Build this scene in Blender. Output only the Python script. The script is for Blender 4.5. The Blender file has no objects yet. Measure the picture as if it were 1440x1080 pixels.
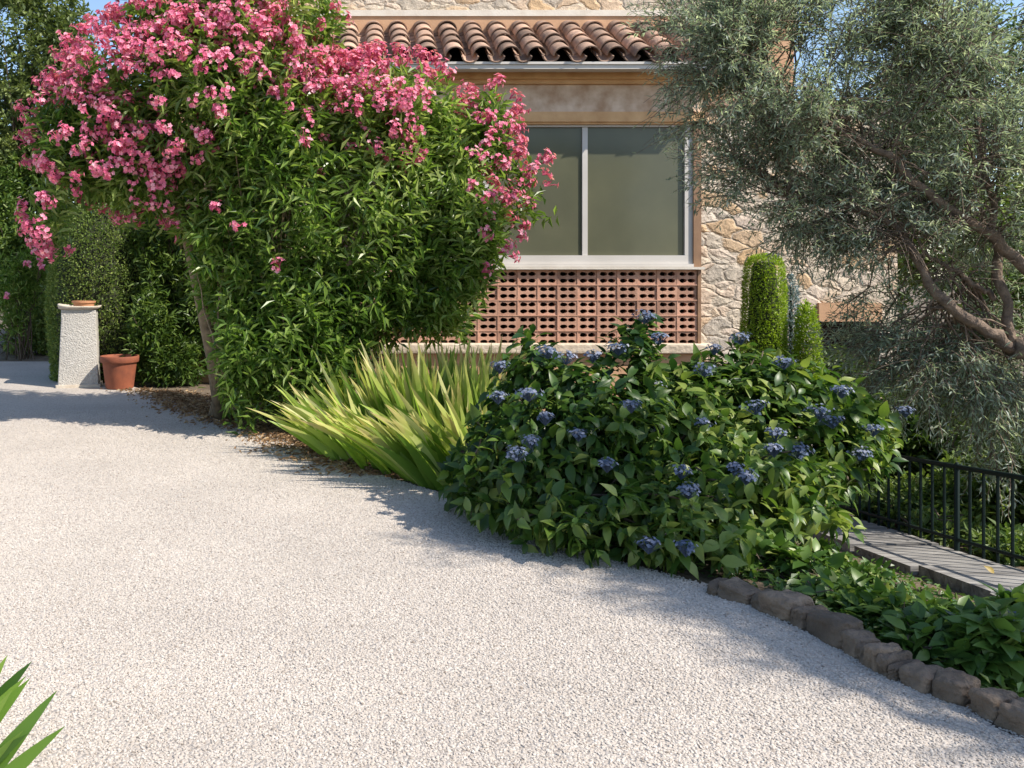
import bpy, math
import numpy as np

# ------------------------------------------------------------------ basics
F, CX, CY, EYE = 1200.0, 500.0, 390.0, 1.4          # focal length and principal point in photo pixels, eye height
rng = np.random.default_rng(11)
scn = bpy.context.scene
col = scn.collection
UP = np.array([0.0, 0.0, 1.0])
ORG = {}


def P(px, py, d):
    return np.array([(px - CX) / F * d, d, EYE - (py - CY) / F * d])


def X(px, d):
    return (px - CX) / F * d


def Z(py, d):
    return EYE - (py - CY) / F * d


def G(px, py, z=0.0):
    return P(px, py, (EYE - z) * F / (py - CY))


def unit(v):
    v = np.asarray(v, float)
    return v / np.maximum(np.linalg.norm(v, axis=-1, keepdims=True), 1e-9)


def sn(p, f, seed):
    r = np.random.default_rng(seed)
    K = r.normal(size=(9, 3)) * f
    return np.sin(p @ K.T + r.uniform(0, 6.28, 9)).sum(1) / 3.0


# ------------------------------------------------------------------ mesh collecting
class MB:
    """collects vertices, faces and two per-vertex values (tone, along), then links them as one mesh"""

    def __init__(self):
        self.v, self.q, self.t, self.a, self.b, self.n = [], [], [], [], [], 0
        self.smooth = False

    def add(self, v, quads=None, tris=None, tone=0.5, along=0.0):
        v = np.asarray(v, float).reshape(-1, 3)
        m = len(v)
        self.v.append(v)
        if quads is not None and len(quads):
            self.q.append(np.asarray(quads, int).reshape(-1, 4) + self.n)
        if tris is not None and len(tris):
            self.t.append(np.asarray(tris, int).reshape(-1, 3) + self.n)
        self.a.append(np.broadcast_to(np.asarray(tone, float), (m,)))
        self.b.append(np.broadcast_to(np.asarray(along, float), (m,)))
        self.n += m
        return self

    def box(self, x0, x1, y0, y1, z0, z1, tone=0.5):
        v = [(x, y, z) for z in (z0, z1) for y in (y0, y1) for x in (x0, x1)]
        q = [(0, 2, 3, 1), (4, 5, 7, 6), (0, 1, 5, 4), (2, 6, 7, 3), (0, 4, 6, 2), (1, 3, 7, 5)]
        return self.add(v, q, tone=tone)

    def tube(self, pts, rad, sides=7, tone=0.5, cap=True):
        pts = np.asarray(pts, float)
        k = len(pts)
        rad = np.broadcast_to(np.asarray(rad, float), (k,))
        tan = unit(np.gradient(pts, axis=0))
        ref = np.array([0.31, 0.93, 0.2]) if abs(tan[:, 2]).mean() > 0.6 else UP
        s = unit(np.cross(tan, ref))
        n = np.cross(s, tan)
        th = np.arange(sides) / sides * 2 * math.pi
        v = pts[:, None] + rad[:, None, None] * (np.cos(th)[None, :, None] * s[:, None] + np.sin(th)[None, :, None] * n[:, None])
        i = np.arange(k - 1)[:, None] * sides
        j = np.arange(sides)[None]
        j2 = (j + 1) % sides
        q = np.stack([i + j, i + j2, i + sides + j2, i + sides + j], -1).reshape(-1, 4)
        tr = []
        if cap:
            base = (k - 1) * sides
            tr = [(0, s2 + 1, s2) for s2 in range(1, sides - 1)] + [(base, base + s2, base + s2 + 1) for s2 in range(1, sides - 1)]
        return self.add(v, q, tr, tone=tone)

    def lathe(self, prof, cx, cy, z0=0, sides=40, tone=0.5):
        prof = np.asarray(prof, float)
        th = np.arange(sides) / sides * 2 * math.pi
        v = np.stack([cx + prof[:, :1] * np.cos(th), cy + prof[:, :1] * np.sin(th), np.broadcast_to(z0 + prof[:, 1:2], (len(prof), sides))], -1)
        i = np.arange(len(prof) - 1)[:, None] * sides
        j = np.arange(sides)[None]
        j2 = (j + 1) % sides
        q = np.stack([i + j, i + j2, i + sides + j2, i + sides + j], -1).reshape(-1, 4)
        return self.add(v, q, tone=tone)

    def diamonds(self, pos, d, nrm, L, W, droop=0.12, fold=0.18, tone=None):
        m = len(pos)
        L = np.broadcast_to(np.asarray(L, float), (m,))[:, None]
        W = np.broadcast_to(np.asarray(W, float), (m,))[:, None]
        s = np.cross(d, nrm)
        v = np.empty((m, 4, 3))
        v[:, 0] = pos
        v[:, 1] = pos + d * L * 0.45 - s * W * 0.5 + nrm * W * fold
        v[:, 2] = pos + d * L * 0.45 + s * W * 0.5 + nrm * W * fold
        v[:, 3] = pos + d * L - nrm * L * droop
        i = np.arange(m)[:, None] * 4
        t = np.concatenate([i + np.array([[0, 3, 1]]), i + np.array([[0, 2, 3]])], 1).reshape(-1, 3)
        if tone is None:
            tone = rng.random(m)
        return self.add(v.reshape(-1, 3), None, t, tone=np.repeat(tone, 4), along=np.tile([0, .45, .45, 1.], m))

    def ribbons(self, pos, d, side, bdir, bend, L, W, seg, prof, fold=0.2, tone=None):
        m = len(pos)
        L = np.broadcast_to(np.asarray(L, float), (m,))[:, None, None]
        W = np.broadcast_to(np.asarray(W, float), (m,))[:, None, None]
        bend = np.broadcast_to(np.asarray(bend, float), (m,))[:, None, None]
        u = np.linspace(0, 1, seg + 1)
        c = pos[:, None] + L * (u[None, :, None] * d[:, None] + bend * (u ** 2)[None, :, None] * bdir[:, None])
        tan = unit(d[:, None] + 2 * bend * u[None, :, None] * bdir[:, None])
        sd = side[:, None] - tan * (tan * side[:, None]).sum(-1, keepdims=True)
        sd = unit(sd)
        nn = np.cross(sd, tan)
        w = np.array([prof(x) for x in u])[None, :, None] * W * 0.5
        v = np.stack([c - sd * w + nn * w * fold, c, c + sd * w + nn * w * fold], 2)      # m, seg+1, 3, 3
        i = np.arange(m)[:, None, None] * (3 * (seg + 1)) + np.arange(seg)[None, :, None] * 3
        q = np.concatenate([i + np.array([[[0, 1, 4, 3]]]), i + np.array([[[1, 2, 5, 4]]])], 2).reshape(-1, 4)
        if tone is None:
            tone = rng.random(m)
        al = np.broadcast_to(u[None, :, None], (m, seg + 1, 3)).reshape(-1)
        return self.add(v.reshape(-1, 3), q, None, tone=np.repeat(tone, 3 * (seg + 1)), along=al)

    def blob(self, c, half, rz=0.0, e=3.0, n=9, rough=0.06, seed=1, tilt=0.0, tone=0.5):
        """a rounded block with an uneven surface"""
        g = np.linspace(-1, 1, n)
        a, b = np.meshgrid(g, g, indexing='ij')
        o = np.ones_like(a)
        V, Q, k = [], [], 0
        for f in ((o, a, b), (-o, b, a), (b, o, a), (a, -o, b), (a, b, o), (b, a, -o)):
            V.append(np.stack(f, -1).reshape(-1, 3))
            i = (np.arange(n - 1)[:, None] * n + np.arange(n - 1)[None]).reshape(-1)
            Q.append(np.stack([i, i + n, i + n + 1, i + 1], -1) + k)
            k += n * n
        v = np.concatenate(V)
        v = v / (np.abs(v) ** e).sum(1, keepdims=True) ** (1 / e)
        v = v * (1 + rough * sn(v, 1.7, seed)[:, None] + 0.4 * rough * sn(v, 5, seed + 1)[:, None] + 0.16 * rough * sn(v, 13, seed + 2)[:, None])
        v = v * np.asarray(half)
        v[:, 2] += tilt * v[:, 0]
        cz, sz = math.cos(rz), math.sin(rz)
        v = np.stack([v[:, 0] * cz - v[:, 1] * sz, v[:, 0] * sz + v[:, 1] * cz, v[:, 2]], -1) + np.asarray(c)
        return self.add(v, np.concatenate(Q), tone=tone)

    def build(self, name, mat, parent=None, org=None, smooth=False, weld=False):
        v = np.concatenate(self.v)
        o0 = ORG[parent.name] if parent is not None else (np.zeros(3) if org is None else np.asarray(org, float))
        me = bpy.data.meshes.new(name)
        q = np.concatenate(self.q) if self.q else np.zeros((0, 4), int)
        t = np.concatenate(self.t) if self.t else np.zeros((0, 3), int)
        nl = len(q) * 4 + len(t) * 3
        me.vertices.add(len(v))
        me.vertices.foreach_set('co', (v - o0).astype(np.float32).reshape(-1))
        me.loops.add(nl)
        me.loops.foreach_set('vertex_index', np.concatenate([q.reshape(-1), t.reshape(-1)]).astype(np.int32))
        me.polygons.add(len(q) + len(t))
        st = np.concatenate([np.arange(len(q)) * 4, len(q) * 4 + np.arange(len(t)) * 3])
        me.polygons.foreach_set('loop_start', st.astype(np.int32))
        for nm, arr in (('tone', self.a), ('along', self.b)):
            at = me.attributes.new(nm, 'FLOAT', 'POINT')
            at.data.foreach_set('value', np.concatenate(arr).astype(np.float32))
        me.update(calc_edges=True)
        me.validate()
        if weld:
            import bmesh
            b = bmesh.new()
            b.from_mesh(me)
            bmesh.ops.remove_doubles(b, verts=b.verts, dist=0.0004)
            bmesh.ops.recalc_face_normals(b, faces=b.faces)
            b.to_mesh(me)
            b.free()
        me.polygons.foreach_set('use_smooth', np.full(len(me.polygons), smooth is not None, bool))
        if smooth is False:
            me.set_sharp_from_angle(angle=math.radians(38))
        me.materials.append(mat)
        o = bpy.data.objects.new(name, me)
        col.objects.link(o)
        if parent is not None:
            o.parent = parent
        else:
            o.location = o0
        ORG[o.name] = o0
        return o


def tag(o, label, cat, group=None):
    o['label'], o['category'] = label, cat
    if group:
        o['group'] = group
    return o


def thing(name, label, cat, loc, group=None):
    o = bpy.data.objects.new(name, None)
    o.empty_display_size = 0.2
    col.objects.link(o)
    o.location = loc
    ORG[o.name] = np.asarray(loc, float)
    return tag(o, label, cat, group)


# ------------------------------------------------------------------ materials
def nodes(name):
    m = bpy.data.materials.new(name)
    m.use_nodes = True
    nt = m.node_tree
    nt.nodes.clear()
    out = nt.nodes.new('ShaderNodeOutputMaterial')
    b = nt.nodes.new('ShaderNodeBsdfPrincipled')
    nt.links.new(b.outputs[0], out.inputs[0])

    def N(t, **k):
        n = nt.nodes.new('ShaderNode' + t)
        for a, val in k.items():
            if a.startswith('i_'):
                n.inputs[a[2:].replace('_', ' ')].default_value = val
            else:
                setattr(n, a, val)
        return n
    return m, nt, N, nt.links.new, b, out


def ramp(N, stops, interp='LINEAR'):
    r = N('ValToRGB')
    cr = r.color_ramp
    cr.interpolation = interp
    while len(cr.elements) < len(stops):
        cr.elements.new(0.5)
    for e, (p, c) in zip(cr.elements, stops):
        e.position = p
        e.color = (*c, 1)
    return r


def leaf_mat(name, stops, trans=0.3, rough=0.45, tip=None, tip_at=(0.7, 1.0), glow=1.6, spec=0.4):
    m, nt, N, L, b, out = nodes(name)
    at = N('Attribute', attribute_name='tone')
    r = ramp(N, stops)
    L(at.outputs['Fac'], r.inputs[0])
    c = r.outputs[0]
    if tip:
        al = N('Attribute', attribute_name='along')
        mr = N('MapRange', i_From_Min=tip_at[0], i_From_Max=tip_at[1])
        L(al.outputs['Fac'], mr.inputs[0])
        gt = N('Math', operation='MULTIPLY')
        L(mr.outputs[0], gt.inputs[0])
        nz = N('Math', operation='FRACT')
        ml = N('Math', operation='MULTIPLY')
        ml.inputs[1].default_value = 7.31
        L(at.outputs['Fac'], ml.inputs[0])
        L(ml.outputs[0], nz.inputs[0])
        L(nz.outputs[0], gt.inputs[1])
        mx = N('MixRGB')
        mx.inputs[2].default_value = (*tip, 1)
        L(gt.outputs[0], mx.inputs[0])
        L(c, mx.inputs[1])
        c = mx.outputs[0]
    L(c, b.inputs['Base Color'])
    b.inputs['Roughness'].default_value = rough
    b.inputs['Specular IOR Level'].default_value = spec
    tr = N('BsdfTranslucent')
    g = N('MixRGB', blend_type='MULTIPLY')
    g.inputs[0].default_value = 1
    g.inputs[2].default_value = (glow, glow * 1.05, glow * 0.6, 1)
    L(c, g.inputs[1])
    L(g.outputs[0], tr.inputs[0])
    ms = N('MixShader')
    ms.inputs[0].default_value = trans
    L(b.outputs[0], ms.inputs[1])
    L(tr.outputs[0], ms.inputs[2])
    L(ms.outputs[0], out.inputs[0])
    return m


def plain(name, c, rough=0.6, c2=None, scale=8.0, bump=0.0, bscale=60.0, metal=0.0, tone=False, bdist=0.01, detail=6):
    """a colour mottled with noise, and a noise bump"""
    m, nt, N, L, b, out = nodes(name)
    tc = N('TexCoord')
    nz = N('TexNoise')
    nz.inputs['Scale'].default_value = scale
    nz.inputs['Detail'].default_value = detail
    L(tc.outputs['Object'], nz.inputs['Vector'])
    c2 = c2 or tuple(x * 0.7 for x in c)
    r = ramp(N, [(0.3, c2), (0.7, c)])
    L(nz.outputs[0], r.inputs[0])
    cc = r.outputs[0]
    if tone:
        at = N('Attribute', attribute_name='tone')
        mr = N('MapRange', i_To_Min=0.55, i_To_Max=1.4)
        L(at.outputs['Fac'], mr.inputs[0])
        mx = N('MixRGB', blend_type='MULTIPLY')
        mx.inputs[0].default_value = 1
        L(cc, mx.inputs[1])
        L(mr.outputs[0], mx.inputs[2])
        cc = mx.outputs[0]
    L(cc, b.inputs['Base Color'])
    b.inputs['Roughness'].default_value = rough
    b.inputs['Metallic'].default_value = metal
    if bump:
        n2 = N('TexNoise')
        n2.inputs['Scale'].default_value = bscale
        n2.inputs['Detail'].default_value = 8
        L(tc.outputs['Object'], n2.inputs['Vector'])
        bp = N('Bump')
        bp.inputs['Strength'].default_value = bump
        bp.inputs['Distance'].default_value = bdist
        L(n2.outputs[0], bp.inputs['Height'])
        L(bp.outputs[0], b.inputs['Normal'])
    return m


def stone_wall_mat(name, mortar, stops, scale=3.1, flat=1.75):
    m, nt, N, L, b, out = nodes(name)
    tc = N('TexCoord')
    mp = N('Mapping')
    mp.inputs['Scale'].default_value = (1, 1, flat)
    L(tc.outputs['Object'], mp.inputs[0])
    nz = N('TexNoise')
    nz.inputs['Scale'].default_value = 2.6
    nz.inputs['Detail'].default_value = 8
    L(mp.outputs[0], nz.inputs['Vector'])
    ad = N('MixRGB', blend_type='LINEAR_LIGHT')
    ad.inputs[0].default_value = 0.2
    L(mp.outputs[0], ad.inputs[1])
    L(nz.outputs['Color'], ad.inputs[2])
    ve = N('TexVoronoi', feature='DISTANCE_TO_EDGE')
    vc = N('TexVoronoi', feature='F1')
    for v in (ve, vc):
        v.inputs['Scale'].default_value = scale
        v.inputs['Randomness'].default_value = 0.85
        L(ad.outputs[0], v.inputs['Vector'])
    sep = N('SeparateColor')
    L(vc.outputs['Color'], sep.inputs[0])
    r = ramp(N, stops)
    L(sep.outputs[0], r.inputs[0])
    n2 = N('TexNoise')
    n2.inputs['Scale'].default_value = 11
    n2.inputs['Detail'].default_value = 9
    n2.inputs['Roughness'].default_value = 0.7
    L(tc.outputs['Object'], n2.inputs['Vector'])
    mr = N('MapRange', i_From_Min=0.3, i_From_Max=0.7, i_To_Min=0.62, i_To_Max=1.25)
    L(n2.outputs[0], mr.inputs[0])
    mul = N('MixRGB', blend_type='MULTIPLY')
    mul.inputs[0].default_value = 1
    L(r.outputs[0], mul.inputs[1])
    L(mr.outputs[0], mul.inputs[2])
    edge = N('MapRange', i_From_Min=0.0, i_From_Max=0.045)
    L(ve.outputs[0], edge.inputs[0])
    mx = N('MixRGB')
    mx.inputs[1].default_value = (*mortar, 1)
    L(edge.outputs[0], mx.inputs[0])
    L(mul.outputs[0], mx.inputs[2])
    L(mx.outputs[0], b.inputs['Base Color'])
    b.inputs['Roughness'].default_value = 0.9
    eh = N('MapRange', i_From_Min=0.0, i_From_Max=0.12)
    L(ve.outputs[0], eh.inputs[0])
    hs = N('Math', operation='MULTIPLY_ADD')
    hs.inputs[1].default_value = 1.6
    L(n2.outputs[0], hs.inputs[0])
    L(eh.outputs[0], hs.inputs[2])
    bp = N('Bump')
    bp.inputs['Strength'].default_value = 0.9
    bp.inputs['Distance'].default_value = 0.035
    L(hs.outputs[0], bp.inputs['Height'])
    L(bp.outputs[0], b.inputs['Normal'])
    return m


def gravel_sheet_mat(name):
    m, nt, N, L, b, out = nodes(name)
    tc = N('TexCoord')
    vo = N('TexVoronoi', feature='F1')
    vo.inputs['Scale'].default_value = 75
    L(tc.outputs['Object'], vo.inputs['Vector'])
    sep = N('SeparateColor')
    L(vo.outputs['Color'], sep.inputs[0])
    r = ramp(N, [(0.0, (.36, .315, .27)), (0.2, (.41, .362, .313)), (0.7, (.445, .395, .343)), (1.0, (.50, .45, .397))])
    L(sep.outputs[0], r.inputs[0])
    nz = N('TexNoise')
    nz.inputs['Scale'].default_value = 0.9
    nz.inputs['Detail'].default_value = 6
    L(tc.outputs['Object'], nz.inputs['Vector'])
    mr = N('MapRange', i_From_Min=0.3, i_From_Max=0.7, i_To_Min=0.86, i_To_Max=1.06)
    L(nz.outputs[0], mr.inputs[0])
    mx = N('MixRGB', blend_type='MULTIPLY')
    mx.inputs[0].default_value = 1
    L(r.outputs[0], mx.inputs[1])
    L(mr.outputs[0], mx.inputs[2])
    L(mx.outputs[0], b.inputs['Base Color'])
    b.inputs['Roughness'].default_value = 0.95
    bp = N('Bump', invert=True)
    bp.inputs['Strength'].default_value = 0.9
    bp.inputs['Distance'].default_value = 0.008
    L(vo.outputs['Distance'], bp.inputs['Height'])
    L(bp.outputs[0], b.inputs['Normal'])
    return m


def pebble_mat(name):
    m, nt, N, L, b, out = nodes(name)
    oi = N('ObjectInfo')
    r = ramp(N, [(0.0, (.22, .18, .145)), (0.05, (.38, .33, .28)), (0.3, (.44, .39, .337)), (0.75, (.475, .424, .37)), (1.0, (.52, .475, .422))])
    L(oi.outputs['Random'], r.inputs[0])
    nz = N('TexNoise')
    nz.inputs['Scale'].default_value = 1.3
    nz.inputs['Detail'].default_value = 4
    L(oi.outputs['Location'], nz.inputs['Vector'])
    mr = N('MapRange', i_From_Min=0.3, i_From_Max=0.7, i_To_Min=0.9, i_To_Max=1.07)
    L(nz.outputs[0], mr.inputs[0])
    mx = N('MixRGB', blend_type='MULTIPLY')
    mx.inputs[0].default_value = 1
    L(r.outputs[0], mx.inputs[1])
    L(mr.outputs[0], mx.inputs[2])
    L(mx.outputs[0], b.inputs['Base Color'])
    b.inputs['Roughness'].default_value = 0.9
    return m


def wood_slab_mat(name):
    m, nt, N, L, b, out = nodes(name)
    tc = N('TexCoord')
    mp = N('Mapping')
    mp.inputs['Scale'].default_value = (1.2, 16, 16)
    L(tc.outputs['Object'], mp.inputs[0])
    nz = N('TexNoise')
    nz.inputs['Scale'].default_value = 1.6
    nz.inputs['Detail'].default_value = 7
    nz.inputs['Distortion'].default_value = 0.6
    L(mp.outputs[0], nz.inputs['Vector'])
    r = ramp(N, [(0.3, (.09, .085, .08)), (0.48, (.22, .21, .198)), (0.7, (.36, .345, .32))])
    L(nz.outputs[0], r.inputs[0])
    L(r.outputs[0], b.inputs['Base Color'])
    b.inputs['Roughness'].default_value = 0.85
    bp = N('Bump')
    bp.inputs['Strength'].default_value = 0.8
    bp.inputs['Distance'].default_value = 0.012
    L(nz.outputs[0], bp.inputs['Height'])
    L(bp.outputs[0], b.inputs['Normal'])
    return m


M = dict(
    oleander=leaf_mat('oleander_leaf', [(0, (.045, .095, .016)), (.35, (.11, .19, .03)), (.7, (.19, .275, .06)), (1, (.36, .42, .16))], .42, .32),
    petal=leaf_mat('pink_petal', [(0, (.62, .12, .24)), (.5, (.80, .23, .38)), (1, (.90, .52, .62))], .35, .6, glow=1.2, spec=.2),
    oleander_bark=plain('oleander_bark', (.27, .20, .12), .9, (.11, .08, .045), 14, .6, 40),
    olive=leaf_mat('olive_leaf', [(0, (.14, .18, .14)), (.45, (.29, .345, .28)), (.75, (.46, .51, .435)), (1, (.67, .70, .64))], .5, .5, glow=1.3),
    olive_bark=plain('olive_bark', (.25, .18, .13), .95, (.09, .065, .05), 18, .9, 45, bdist=.02),
    hydrangea=leaf_mat('hydrangea_leaf', [(0, (.018, .052, .012)), (.45, (.052, .11, .019)), (.75, (.12, .19, .03)), (1, (.25, .30, .075))], .32, .4, tip=(.13, .16, .04), tip_at=(.5, 1.3)),
    floret=leaf_mat('blue_floret', [(0, (.055, .08, .12)), (.5, (.125, .155, .24)), (1, (.32, .33, .39))], .2, .7, glow=1.0, spec=.1),
    iris=leaf_mat('iris_blade', [(0, (.11, .20, .025)), (.4, (.25, .38, .05)), (.8, (.40, .51, .09)), (1, (.64, .64, .30))], .42, .42, tip=(.62, .46, .22), tip_at=(.5, 1.0), glow=1.3),
    near_iris=leaf_mat('near_iris_blade', [(0, (.04, .10, .015)), (.5, (.13, .24, .035)), (1, (.22, .33, .06))], .35, .4, glow=1.3),
    box=leaf_mat('clipped_leaf', [(0, (.13, .20, .014)), (.5, (.24, .34, .022)), (1, (.38, .48, .05))], .3, .5),
    hedge=leaf_mat('hedge_leaf', [(0, (.03, .065, .011)), (.5, (.075, .13, .02)), (1, (.17, .23, .04))], .25, .45),
    shade=leaf_mat('dark_shrub_leaf', [(0, (.010, .026, .006)), (.6, (.03, .06, .012)), (1, (.06, .10, .02))], .2, .5),
    tree=leaf_mat('tree_leaf', [(0, (.05, .075, .022)), (.5, (.12, .16, .045)), (1, (.24, .28, .09))], .25, .5),
    bush=leaf_mat('light_bush_leaf', [(0, (.06, .11, .022)), (.5, (.14, .20, .045)), (1, (.28, .33, .09))], .3, .5),
    glaucous=leaf_mat('blue_grey_needle', [(0, (.16, .22, .24)), (1, (.36, .44, .46))], .1, .6, glow=1.0),
    ground_leaf=leaf_mat('bed_leaf', [(0, (.03, .075, .015)), (.5, (.075, .145, .026)), (.9, (.14, .21, .042)), (1, (.25, .29, .08))], .28, .4),
    bark=plain('bark', (.16, .12, .085), .95, (.07, .05, .035), 12, .8, 30),
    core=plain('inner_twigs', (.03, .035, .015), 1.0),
    litter=leaf_mat('dry_leaf', [(0, (.14, .075, .035)), (.5, (.27, .16, .08)), (1, (.42, .30, .17))], .1, .8),
    terrain=plain('soil', (.17, .13, .085), 1.0, (.085, .06, .04), 3.5, .8, 30, bdist=.03),
    gravel=gravel_sheet_mat('gravel_sheet'),
    pebble=pebble_mat('gravel_pebble'),
    stone=stone_wall_mat('rubble_stone', (.58, .49, .38), [(0, (.46, .40, .33)), (.3, (.64, .53, .40)), (.55, (.66, .53, .42)), (.75, (.60, .40, .22)), (1, (.72, .64, .54))]),
    band=plain('smooth_stone_band', (.72, .56, .42), .9, (.40, .24, .14), 5.0, .5, 22, detail=9),
    plaster=plain('orange_plaster', (.56, .34, .20), .9, (.47, .27, .15), 5, .3, 50),
    pale=plain('pale_trim', (.68, .62, .53), .7, (.58, .51, .42), 6, .3, 40),
    ledge=plain('pale_stone_ledge', (.62, .52, .40), .85, (.46, .37, .27), 9, .5, 25, bdist=.02),
    wood=plain('orange_wood', (.68, .41, .19), .6, (.52, .28, .11), 5, .2, 60),
    brown_wood=plain('brown_wood', (.30, .17, .09), .6, (.20, .11, .06), 6, .2, 60),
    tile=plain('clay_roof_tile', (.46, .29, .20), .9, (.20, .135, .10), 5, .7, 30, tone=True, bdist=.012),
    alum=plain('white_aluminium', (.58, .545, .50), .6, (.52, .485, .44), 3),
    glass=plain('grey_green_glass', (.124, .124, .078), .14, (.098, .099, .064), 1.8, detail=7),
    block=plain('clay_breeze_block', (.54, .31, .215), .85, (.42, .225, .15), 9, .4, 60, tone=True),
    dark=plain('shade_black', (.022, .012, .008), 1.0),  # near-black colour painted in for shade indoors and under the tiles
    concrete=plain('rough_concrete', (.52, .49, .44), .95, (.40, .37, .33), 30, 1.0, 55, bdist=.018),
    capstone=plain('pale_cap', (.60, .53, .43), .85, (.48, .40, .31), 14, .4, 50),
    terracotta=plain('terracotta', (.31, .09, .04), .8, (.20, .06, .03), 9, .15, 60),
    old_terracotta=plain('weathered_terracotta', (.45, .22, .11), .85, (.30, .13, .06), 9, .3, 50),
    iron=plain('dark_green_iron', (.010, .022, .018), .6, (.006, .014, .012), 8),
    kerb=plain('brown_kerb_stone', (.23, .17, .12), .9, (.08, .058, .04), 6, 1.0, 24, tone=True, bdist=.03, detail=9),
    slab=wood_slab_mat('weathered_slab'),
    soil_pot=plain('potting_soil', (.06, .04, .03), 1.0),
)

M['glass'].node_tree.nodes['Principled BSDF'].inputs['Specular IOR Level'].default_value = .28
for k_ in ('iron', 'alum'):
    M[k_].node_tree.nodes['Principled BSDF'].inputs['Specular IOR Level'].default_value = .2

# ------------------------------------------------------------------ plant helpers


def ell_world(ells):
    c = np.array([P(e[0], e[1], e[2]) for e in ells])
    r = np.array([(e[3] * e[2] / F, e[5], e[4] * e[2] / F) for e in ells])
    return c, r


def sample(ells, n, bias=3.0, gap=None, front=None):
    """points spread through ellipsoids (towards the surface when bias is high), with the way out of each"""
    c, r = ell_world(ells)
    w = np.array([(e[6] if len(e) > 6 else 1.0) for e in ells]) * (r.prod(1) ** (2 / 3))
    k = rng.choice(len(ells), n, p=w / w.sum())
    d = unit(rng.normal(size=(n, 3)))
    rad = rng.random(n) ** (1 / bias)
    p = c[k] + d * r[k] * rad[:, None]
    out = unit(d / r[k])
    keep = np.ones(n, bool)
    if gap:
        keep &= sn(p, gap[0], gap[2]) > gap[1]
    if front is not None:                                       # thin what stands far behind the surface
        keep &= rng.random(n) < np.where(d[:, 1] > 0.35, front, 1)
    return p[keep], out[keep]


def shoots(pos, axis, nleaf, ln, spread, grav=0.0, jitter=0.25):
    """leaves set round each shoot: returns positions, directions, normals and the shoot of each leaf"""
    m = len(pos)
    axis = unit(axis)
    ref = unit(np.cross(axis, unit(rng.normal(size=(m, 3)))))
    oth = np.cross(axis, ref)
    t = (np.arange(nleaf) + .5) / nleaf
    ang = np.arange(nleaf) * 2.4
    ang = ang[None] + rng.uniform(0, 6.28, (m, 1)) + rng.normal(0, .3, (m, nleaf))
    ln = np.broadcast_to(np.asarray(ln, float), (m,))
    p = pos[:, None] + axis[:, None] * (ln[:, None] * (t[None] - 1))[:, :, None]
    radial = np.cos(ang)[..., None] * ref[:, None] + np.sin(ang)[..., None] * oth[:, None]
    sp = spread * (1.15 - .5 * t)[None, :, None]
    d = axis[:, None] * (1 - sp * .6) + radial * sp + rng.normal(0, jitter, (m, nleaf, 3))
    d[..., 2] -= grav
    d = unit(d).reshape(-1, 3)
    nrm = normal_for(d)
    return p.reshape(-1, 3), d, nrm, np.repeat(np.arange(m), nleaf)


def normal_for(d, rough=0.45):
    u = UP + rng.normal(0, rough, d.shape)
    n = u - d * (u * d).sum(1, keepdims=True)
    return unit(n)


OVATE = lambda u: (0.12 + math.sin(math.pi * min(1, u * 1.0) ** 0.8) * 0.95) * (1 - u ** 6)
BLADE = lambda u: (0.7 + 0.3 * min(1, u * 4)) * min(1.0, ((1 - u) * 2.2 + 0.004)) ** 0.75


def broad(mb, pos, d, nrm, L, W, tone=None, seg=4, droop=0.35):
    side = np.cross(d, nrm)
    mb.ribbons(pos, d, side, -nrm, droop, L, W, seg, OVATE, fold=0.28, tone=tone)


def curve(p0, p1, sag=0.0, n=6, wob=0.0, lift=None):
    t = np.linspace(0, 1, n)[:, None]
    p = p0 * (1 - t) + p1 * t
    p[:, 2] -= sag * (4 * t * (1 - t))[:, 0]
    if wob:
        w = rng.normal(0, wob, (n, 3))
        w[0] = w[-1] = 0
        p = p + w
    return p


def proj(p):
    return CX + p[:, 0] / p[:, 1] * F, CY - (p[:, 2] - EYE) / p[:, 1] * F


# ------------------------------------------------------------------ the setting
def smooth(a, b, x):
    t = np.clip((x - a) / (b - a), 0, 1)
    return t * t * (3 - 2 * t)


def terrain_z(x, y):
    low = np.clip(-.34 - .1 * (y - 4.7), -1.2, -.1)
    k = smooth(1.9, 3.15, x) * smooth(0.5, 2.5, y)
    return -.03 * (1 - k) + (low - .04) * k


gx = np.concatenate([np.linspace(-900, -20, 12), np.linspace(-16, 1.6, 30), np.linspace(1.9, 4.2, 24), np.linspace(4.6, 20, 20), np.linspace(30, 900, 12)])
gy = np.concatenate([np.linspace(-300, -12, 8), np.linspace(-8, 16, 60), np.linspace(18, 60, 16), np.linspace(90, 1500, 12)])
xx, yy = np.meshgrid(gx, gy, indexing='ij')
tz = terrain_z(xx, yy)
v = np.stack([xx, yy, tz], -1).reshape(-1, 3)
nY = len(gy)
i = (np.arange(len(gx) - 1)[:, None] * nY + np.arange(nY - 1)[None]).reshape(-1)
o = MB().add(v, np.stack([i, i + nY, i + nY + 1, i + 1], -1)).build('ground', M['terrain'], smooth=True)
o['kind'] = 'structure'

edge = [(2.30, -1.0), (2.22, 1.6), (2.10, 2.4), (2.0, 2.72), (1.86, 3.15), (1.74, 3.5), (1.58, 3.9), (1.25, 4.25), (.95, 4.75), (.72, 5.3), (.35, 5.8), (-.1, 6.35), (-.42, 6.9), (-.75, 7.7),
        (-1.3, 8.3), (-1.85, 9.2), (-2.3, 10.2), (-2.9, 11.0), (-3.6, 11.5), (-4.3, 12.6), (-5.0, 14.2), (-16, 14.6)]
ex = np.array(edge)


def edge_x(y):
    return np.interp(y, ex[:-1, 1], ex[:-1, 0])


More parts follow.
